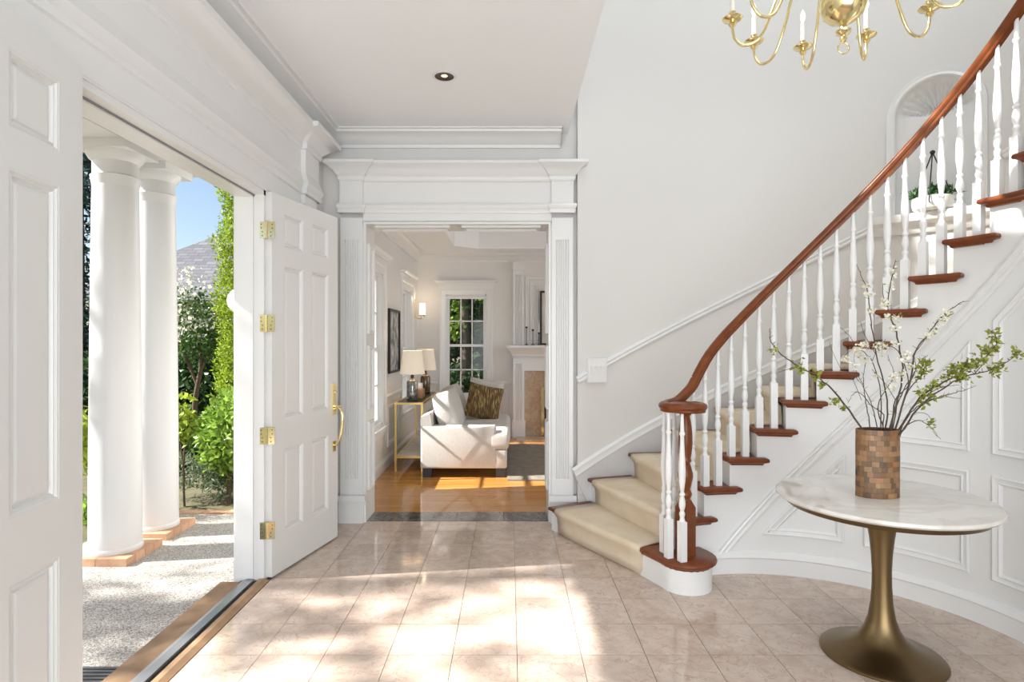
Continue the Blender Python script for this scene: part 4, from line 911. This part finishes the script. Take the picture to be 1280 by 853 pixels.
# framed picture on the side wall
def frame_on(fn, name, a0, a1, b0, b1, label, art, th=.03, fr=.028):
    f = tag(empty(name, fn((a0 + a1) / 2, b0, 0)), label, 'picture')
    MB().sweep(rect(a0, a1, b0, b1), [(0, .002), (0, th), (fr, th), (fr, .008), (fr, .002)], fn, closed=True).build('frame', BLACK, f, 0)
    MB().add([fn(a0 + fr * .5, b0 + fr * .5, .008), fn(a1 - fr * .5, b0 + fr * .5, .008), fn(a1 - fr * .5, b1 - fr * .5, .008), fn(a0 + fr * .5, b1 - fr * .5, .008)], [(0, 1, 2, 3)]).build('artwork', art, f, 0)
ART = mat('ink wash art', (.62, .63, .62), .5, var=((.10, .11, .12), 7, .12)); ART2 = mat('pale print', (.74, .71, .67), .5, var=((.55, .51, .47), 3, .2))
frame_on(wallX(LX), 'picture_frame', 7.02, 7.68, 1.10, 1.88, 'black framed abstract picture on the side wall above the lamps', ART)
# sconce
scn = tag(empty('wall_sconce', (LX, 8.95, 1.95)), 'brass wall sconce with a lit frosted glass cylinder', 'wall lamp')
MB().box(LX + .001, LX + .018, 8.91, 8.99, 1.84, 2.12).build('backplate', BRASS, scn, 0)
MB().tube(bez([(LX + .015, 8.95, 1.86), (LX + .07, 8.95, 1.83), (LX + .125, 8.95, 1.84), (LX + .13, 8.95, 1.875)], 5), .008, 8).build('arm', BRASS, scn, 60)
MB().lathe([(.0, 1.865), (.04, 1.868), (.05, 1.88), (.045, 1.885), (0, 1.885)], 20, (LX + .13, 8.95, 0)).build('cup', BRASS, scn, 40)
MB().lathe([(.046, 1.885), (.046, 2.06), (.042, 2.06), (.042, 1.885)], 24, (LX + .13, 8.95, 0)).build('glass_shade', mat('lit frosted glass', (.95, .9, .82), .4, emit=(1, .86, .66), estr=1.1), scn, 40)
ld = bpy.data.lights.new('sconce_light', 'POINT'); ld.energy = 1.0; ld.color = (1, .76, .5); ld.shadow_soft_size = .05
lo = bpy.data.objects.new('sconce_light', ld); COL.objects.link(lo); lo.parent = scn; lo.location = (.13, 0, .16)
# outlet
ot = MB().box(LX, LX + .006, 6.88, 6.955, .33, .445).build('wall_outlet', TRIM, None, 0); tag(ot, 'white wall outlet low on the living room side wall', 'outlet')

# fireplace
fp = tag(empty('fireplace', (1.05, LY, 0)), 'white fireplace with tan marble surround and fluted pilasters', 'fireplace')
PF = LY - .16
for x0, x1 in ((.055, .225), (1.875, 2.045)):
    MB().prism(fluted(x0, x1, PF, LY, 5), .26, 1.14).box(x0 - .004, x1 + .004, PF - .004, LY, 1.14, 1.20).build('pilaster', TRIM, fp, 40)
    MB().box(x0 - .015, x1 + .015, PF - .015, LY, 0, .26).build('plinth', TRIM, fp, 0)
    MB().prism(fluted(x0, x1, PF + .10, LY, 5), 1.43, 2.52).box(x0, x1, PF + .095, LY, 2.52, 2.60).box(x0 - .01, x1 + .01, PF + .085, LY, 2.60, 2.72).build('overmantel_pilaster', TRIM, fp, 40)
MB().box(.055, 2.045, PF + .02, LY, 1.03, 1.34).build('frieze', TRIM, fp, 0)
MB().sweep([(.045, LY), (.045, PF + .0), (2.055, PF + .0), (2.055, LY)], neg([(0, 1.24), (.01, 1.26), (.015, 1.29), (.04, 1.33), (.07, 1.37), (.085, 1.385), (.085, 1.425), (-.2, 1.426)]), XY).build('mantel_shelf', TRIM, fp, 0)
for x0, x1, z0, z1 in ((.225, .50, 0, 1.03), (1.60, 1.875, 0, 1.03), (.50, 1.60, .78, 1.03)): MB().box(x0, x1, PF + .06, LY, z0, z1).build('surround_slab', FIREM, fp, 0)
MB().box(.50, 1.60, PF + .22, PF + .24, 0, .78).build('firebox', DARK, fp, 0)
MB().sweep([(.49, 0), (.49, .78), (1.61, .78), (1.61, 0)], [(0, .001), (0, .02), (-.045, .02), (-.045, .001)], wallY(PF + .06)).build('brass_frame', BRASS, fp, 0)
MB().box(.54, .80, PF + .04, PF + .05, .03, .74).build('screen_panel', DARK, fp, 0)
MB().box(.10, 2.0, PF - .38, PF, 0, .022).build('hearth_slab', FIREM, fp, 0)
w = MB(); w.sweep(rect(.32, .46, 1.50, 2.40), PANELM, wallY(LY), closed=True); w.sweep(rect(.245, 1.86, 1.46, 2.50), PANELM, wallY(LY), closed=True); w.build('overmantel_moulding', TRIM, fp)
frame_on(lambda a, b, n: (a, LY - .035 - n, b), 'picture_frame', .475, 1.50, 1.428, 2.27, 'black framed picture leaning on the mantel', ART2)
for i, (x, zt) in enumerate(((.262, 1.715), (.36, 1.672), (.455, 1.625))):
    lab = ('tallest', 'middle', 'shortest')[i] + ' of the three thin black candlesticks on the mantel'
    cst = tag(empty('candlestick', (x, PF + .05, 1.427)), lab, 'candlestick', 'candlesticks on the mantel')
    MB().lathe([(0, 1.427), (.032, 1.427), (.034, 1.433), (.008, 1.442), (.005, 1.45), (.005, zt - .03), (.016, zt - .025), (.018, zt), (0, zt)], 14, (x, PF + .05, 0)).build('holder', BLACK, cst, 40)
    MB().lathe([(.009, zt), (.009, zt + .19 - i * .03), (.003, zt + .2 - i * .03), (0, zt + .2 - i * .03)], 12, (x, PF + .05, 0)).build('taper_candle', CERAM, cst, 40)
tv_ = MB().lathe([(.05, -.012), (.065, -.010), (.07, 0), (.0, 0)], 24, (-.62, 7.3, LZ)); 
dl2 = tag(empty('ceiling_light', (-1.05, 6.85, LZ)), 'small recessed downlight glowing in the living room ceiling', 'ceiling light')
MB().lathe([(.055, 0), (.072, -.003), (.074, -.010), (.055, -.008)], 30, (-1.05, 6.85, LZ), cap=False).build('trim_ring', TRIM, dl2, 40)
MB().lathe([(.055, -.006), (0, -.004)], 24, (-1.05, 6.85, LZ)).build('lens', MATS['lit bulb'], dl2, 40)

# ------------------------------------------------------------------ porch and garden
GZ = -.10
struct(MB().box(-3.35, X0 - .0, -2.5, 5.52, -.3, GZ).build('porch_slab', AGG, None, 0), 'exposed aggregate porch floor outside the doors')
for i in range(7): MB().box(-3.30 + i * .232, -3.078 + i * .232, 5.42, 5.52, GZ - .01, GZ + .012).build('brick', TERRA, bpy.data.objects['porch_slab'], 0)
struct(MB().box(-60, X0 - .0, -20, 60, -.6, GZ - .05).build('garden_ground', SOIL, None, 0), 'garden soil beyond the porch')
struct(MB().box(-60, 60, 9.4, 60, -.61, GZ - .06).build('garden_ground_rear', SOIL, None, 0))
COLM = mat('column paint', (.70, .70, .70), .4)
for (x, y), lab in (((-2.915, 4.37), 'round white porch column nearer the open door leaf'), ((-2.945, 4.91), 'round white porch column farther from the camera by the garden')):
    pc = tag(empty('porch_column', (x, y, GZ)), lab, 'column', 'porch columns')
    bm_ = MB().box(-.108, .108, -.053, .053, 0, .055).mesh('brick', TERRA, 0)
    bricks = [(-.12 + .22 * i - .11 + .12, yy, 0) for i in range(2) for yy in (-.17, .17)] + [(xx, -.052 + .11 * j, 1) for xx in (-.17, .17) for j in range(2)]
    for i in range(2):
        for j in range(4): link(bm_, 'brick', pc, (x - .11 + .22 * i, y - .165 + .11 * j, GZ))
    prof = [(.178, 0), (.18, .012), (.178, .03), (.171, .04)] + [(.171 - .024 * (i / 10) ** 1.6, .04 + 2.675 * i / 10) for i in range(11)] + [(.147, 2.665), (.158, 2.727), (.160, 2.74), (.150, 2.747), (.147, 2.755), (.147, 2.845), (.158, 2.855), (.172, 2.87), (.186, 2.895), (.190, 2.915)]
    MB().lathe([(r, GZ + .055 + z) for r, z in prof], 48, (x, y, 0)).build('shaft', COLM, pc, 30)
    zt = GZ + .055 + 2.915
    MB().box(x - .20, x + .20, y - .20, y + .20, zt, zt + .06).build('abacus', COLM, pc, 0)
BZ = zt + .06
w = MB(); w.box(-3.15, -2.75, -2.0, 5.20, BZ, BZ + .55).box(-2.75, X0 - .04, 4.72, 5.20, BZ, BZ + .55)
struct(w.build('porch_beam', COLM, None, 0), 'white porch beam resting on the columns')
struct(MB().box(-3.25, X0, -2.0, 5.35, BZ + .28, BZ + .62).build('porch_ceiling', COLM, None, 0), 'white porch ceiling')
mt = tag(empty('door_mat', (-2.1, 2.55, GZ)), 'dark ribbed door mat outside the threshold', 'mat')
MB().box(-2.32, -1.86, 1.75, 2.86, GZ, GZ + .012).build('mat_backing', mat('grey rubber', (.055, .055, .06), .7), mt, 0)
rbm = MB().box(-.224, .224, -.007, .007, 0, .008).mesh('rib', mat('grey rib', (.13, .13, .135), .6), 0)
for i in range(38): link(rbm, 'rib', mt, (-2.09, 1.775 + i * .0287, GZ + .012))
ln = tag(empty('wall_lantern', (X0, 4.05, 1.76)), 'white globe lantern just past the door jamb', 'lantern')
MB().box(X0 - .02, X0, 3.98, 4.12, 1.60, 1.72).tube([(X0 - .02, 4.05, 1.66), (X0 - .10, 4.05, 1.655), (X0 - .155, 4.05, 1.665)], .012, 8).build('bracket', BRASS, ln, 40)
MB().lathe([(.03, -.085), (.05, -.075), (.078, -.04), (.088, 0), (.078, .04), (.05, .073), (.0, .088)], 24, (X0 - .165, 4.05, 1.765)).build('globe', CERAM, ln, 80)

def foliage(name, blobs, n, size, m, parent, seed, asp=.5, shell=.6, up=0.):
    rng = random.Random(seed); w = MB(); tot = sum(b[3] * b[4] * b[5] for b in blobs); V = []; F = []
    for cx, cy, cz, rx, ry, rz in blobs:
        for _ in range(max(8, int(n * rx * ry * rz / tot))):
            d = Vector((rng.gauss(0, 1), rng.gauss(0, 1), rng.gauss(0, 1))).normalized(); r = shell + (1 - shell) * rng.random(); r *= rng.uniform(.85, 1.08)
            c = Vector((cx + d.x * rx * r, cy + d.y * ry * r, cz + d.z * rz * r))
            a = (d * .5 + Vector((rng.gauss(0, .7), rng.gauss(0, .7), rng.gauss(0, .7) + up))).normalized(); s = a.orthogonal().normalized(); s.rotate(Matrix.Rotation(rng.uniform(0, 6.28), 3, a))
            L_ = size * rng.uniform(.6, 1.3); q = L_ * asp * .5; k = len(V)
            V += [c, c + a * L_ * .45 + s * q, c + a * L_, c + a * L_ * .45 - s * q]; F.append((k, k + 1, k + 2, k + 3))
    w.v = [tuple(v) for v in V]; w.f = F
    o = w.build(name, m, parent, 0, recalc=False); o['kind'] = 'stuff'; return o
def plant(name, label, cat, base, trunk, fol, group=None):
    p = tag(empty(name, base), label, cat, group)
    if trunk:
        w = MB()
        for path, r0, r1 in trunk:
            Q = bez(path, 5); m_ = len(Q); w.tube(Q, [r0 + (r1 - r0) * i / (m_ - 1) for i in range(m_)], 8)
        w.build('trunk', BARK, p, 60)
    for f in fol: foliage(*f[:5], p, *f[5:])
    return p
rng = random.Random(21)
def blobs(c, r, n, br, seed):
    g = random.Random(seed); out = []
    for _ in range(n):
        d = Vector((g.gauss(0, 1), g.gauss(0, 1), g.gauss(0, 1))).normalized() * g.random() ** .4; s = br * g.uniform(.7, 1.3)
        out.append((c[0] + d.x * r[0], c[1] + d.y * r[1], c[2] + d.z * r[2], s, s, s))
    return out
plant('laurel_bush', 'rounded bright green leafy bush beside the door jamb', 'bush', (-2.84, 5.95, GZ), [([(-2.84, 5.95, -.2), (-2.82, 5.95, .2), (-2.86, 5.9, .6)], .03, .015)],
      [('foliage', blobs((-2.82, 5.95, .46), (.20, .22, .36), 24, .19, 1), 3600, .075, LEAF, 31)])
cb = [(-3.83 + rng.uniform(-.05, .05), 8.3 + rng.uniform(-.05, .05), .2 + i * .22, .30 - .05 * (i / 22) + rng.uniform(-.05, .05), .30, .22) for i in range(25)]
plant('cypress_tree', 'tall narrow golden green cypress beside the door frame', 'tree', (-3.83, 8.3, GZ), [([(-3.83, 8.3, -.2), (-3.83, 8.3, 2), (-3.83, 8.3, 4)], .06, .03)], [('foliage', cb, 30000, .05, CYP, 32, .4, .5, .6)])
plant('blossom_tree', 'small garden tree flecked with white blossom beyond the columns', 'tree', (-4.75, 9.0, GZ), [([(-4.75, 9.0, -.2), (-4.8, 9, .5), (-4.7, 9.0, 1.2), (-4.8, 9.0, 1.9)], .05, .02), ([(-4.72, 9, 1.0), (-4.5, 9, 1.6), (-4.4, 9.0, 2.2)], .025, .01), ([(-4.75, 9, .8), (-5.0, 9, 1.4), (-5.2, 9, 1.9)], .03, .01)],
      [('foliage', blobs((-4.75, 9.0, 1.75), (.55, .5, .45), 26, .20, 2), 2300, .075, LEAFM, 33), ('blossoms', blobs((-4.7, 8.9, 2.0), (.62, .45, .65), 26, .2, 3), 800, .055, WHITEF, 34, .9)])
plant('rose_bush', 'thin upright rose bush with pale green leaves between column and bush', 'bush', (-3.22, 5.85, GZ), [([(-3.22, 5.85, -.2), (-3.23, 5.85, .3), (-3.17, 5.85, .75)], .012, .006), ([(-3.22, 5.85, .1), (-3.26, 5.85, .5), (-3.28, 5.85, .85)], .01, .005)],
      [('foliage', blobs((-3.2, 5.85, .72), (.16, .12, .22), 9, .10, 4), 260, .09, LEAFY, 35, .6)])
plant('grey_shrub', 'low grey green shrub in front of the rose bush', 'shrub', (-3.0, 6.1, GZ), None, [('foliage', blobs((-3.0, 6.1, .12), (.5, .22, .20), 22, .15, 5), 4200, .06, LEAFG, 36, .25)])
plant('edge_shrub', 'yellow green shrub seen left of the nearer column', 'shrub', (-3.95, 5.35, GZ), None, [('foliage', blobs((-3.95, 5.35, .55), (.26, .26, .42), 14, .17, 6), 1400, .09, LEAFY, 37, .4)])
plant('low_plant', 'small low green plant at the foot of the nearer column', 'plant', (-3.52, 4.95, GZ), None, [('foliage', blobs((-3.52, 4.95, .05), (.16, .16, .12), 8, .11, 8), 500, .07, LEAF, 38, .4)])
plant('conifer_tree', 'dark blue green conifer behind the nearer column', 'tree', (-8.3, 11.3, GZ), [([(-8.3, 11.3, -.2), (-8.3, 11.3, 3), (-8.3, 11.3, 7)], .2, .08)], [('foliage', [(-8.3 + rng.uniform(-.7, .7), 11.3 + rng.uniform(-.7, .7), .6 + i * .19, .8, .8, .3) for i in range(30)], 9000, .19, CONIF, 39, .25)])
plant('dark_hedge', 'dark green hedge behind the blossom tree', 'hedge', (-5.5, 10.6, GZ), None, [('foliage', blobs((-5.6, 10.8, .75), (2.6, .4, .55), 34, .42, 9), 7000, .13, LEAFD, 40)])
plant('low_shrub', 'low mid green shrub under the blossom tree', 'shrub', (-4.2, 7.6, GZ), None, [('foliage', blobs((-4.3, 7.7, .2), (1.1, .4, .25), 20, .26, 10), 3600, .10, LEAFM, 41)])
# shade tree left of the porch: its crown dapples the light that reaches the hall
plant('shade_tree', 'broadleaf tree beyond the porch that dapples the sunlight', 'tree', (-9.2, 2.6, GZ), [([(-9.2, 2.6, -.2), (-9.2, 2.5, 4.5), (-9.0, 2.2, 11.0)], .18, .06)], [('foliage', blobs((-8.8, 2.3, 5.7), (1.6, 2.0, 1.5), 22, .42, 12), 1300, .20, LEAFM, 42), ('high_foliage', blobs((-8.8, 1.9, 11.6), (1.3, 1.8, 1.2), 14, .42, 18), 450, .2, LEAFM, 48)])
# garden behind the living room
plant('garden_tree', 'leafy tree outside the living room window', 'tree', (-.75, 12.4, GZ), [([(-.92, 12.2, -.2), (-.90, 12.2, 1.0), (-.96, 12.2, 2.6)], .12, .09)], [('foliage', blobs((-.7, 12.8, 2.6), (1.9, .6, 1.3), 46, .5, 13), 16000, .14, LEAFM, 43), ('sunlit_foliage', blobs((-.9, 12.1, 2.2), (1.5, .4, 1.2), 22, .2, 14), 1400, .11, LEAF, 44)])
plant('garden_hedge', 'clipped dark hedge outside the living room window', 'hedge', (-.8, 11.6, GZ), None, [('foliage', blobs((-.8, 11.8, .45), (1.8, .25, .35), 34, .26, 15), 5000, .10, LEAFD, 45)])
plant('ground_cover', 'low bright green ground cover outside the living room window', 'plant', (-.8, 10.9, GZ), None, [('foliage', blobs((-.8, 10.9, .28), (1.5, .25, .12), 26, .2, 16), 2500, .10, LEAFY, 46)])
plant('back_hedge', 'tall dense hedge at the back of the garden behind the window', 'hedge', (-.5, 16, GZ), None, [('foliage', blobs((-.5, 16, 2.0), (4.0, .5, 2.4), 60, .8, 17), 14000, .22, LEAFD, 47)])
plant('boundary_hedge', 'long green boundary hedge left of the porch', 'hedge', (-10.5, 5.5, GZ), None, [('foliage', blobs((-10.5, 6.0, 1.0), (.4, 5.5, .8), 50, .7, 19), 9000, .2, LEAFM, 49)])
# neighbouring house
nh = tag(empty('neighbour_house', (-12.5, 24, GZ)), 'neighbouring house with a grey shingle hip roof', 'house')
MB().box(-15.7, -4.5, 22, 31, GZ - .05, 3.25).build('house_wall', mat('beige stucco', (.55, .50, .42), .9), nh, 0)
w = MB(); e = 3.15; w.add([(-16.3, 21.3, e), (-3.9, 21.3, e), (-3.9, 31.7, e), (-16.3, 31.7, e), (-11.5, 26.5, e + 3.7), (-8.7, 26.5, e + 3.7)], [(0, 1, 5, 4), (1, 2, 5), (2, 3, 4, 5), (3, 0, 4)]); w.build('roof', SHING, nh, 0)
MB().box(-16.3, -3.9, 21.25, 21.4, e - .18, e + .02).build('gutter', mat('gutter paint', (.42, .42, .42), .6), nh, 0)
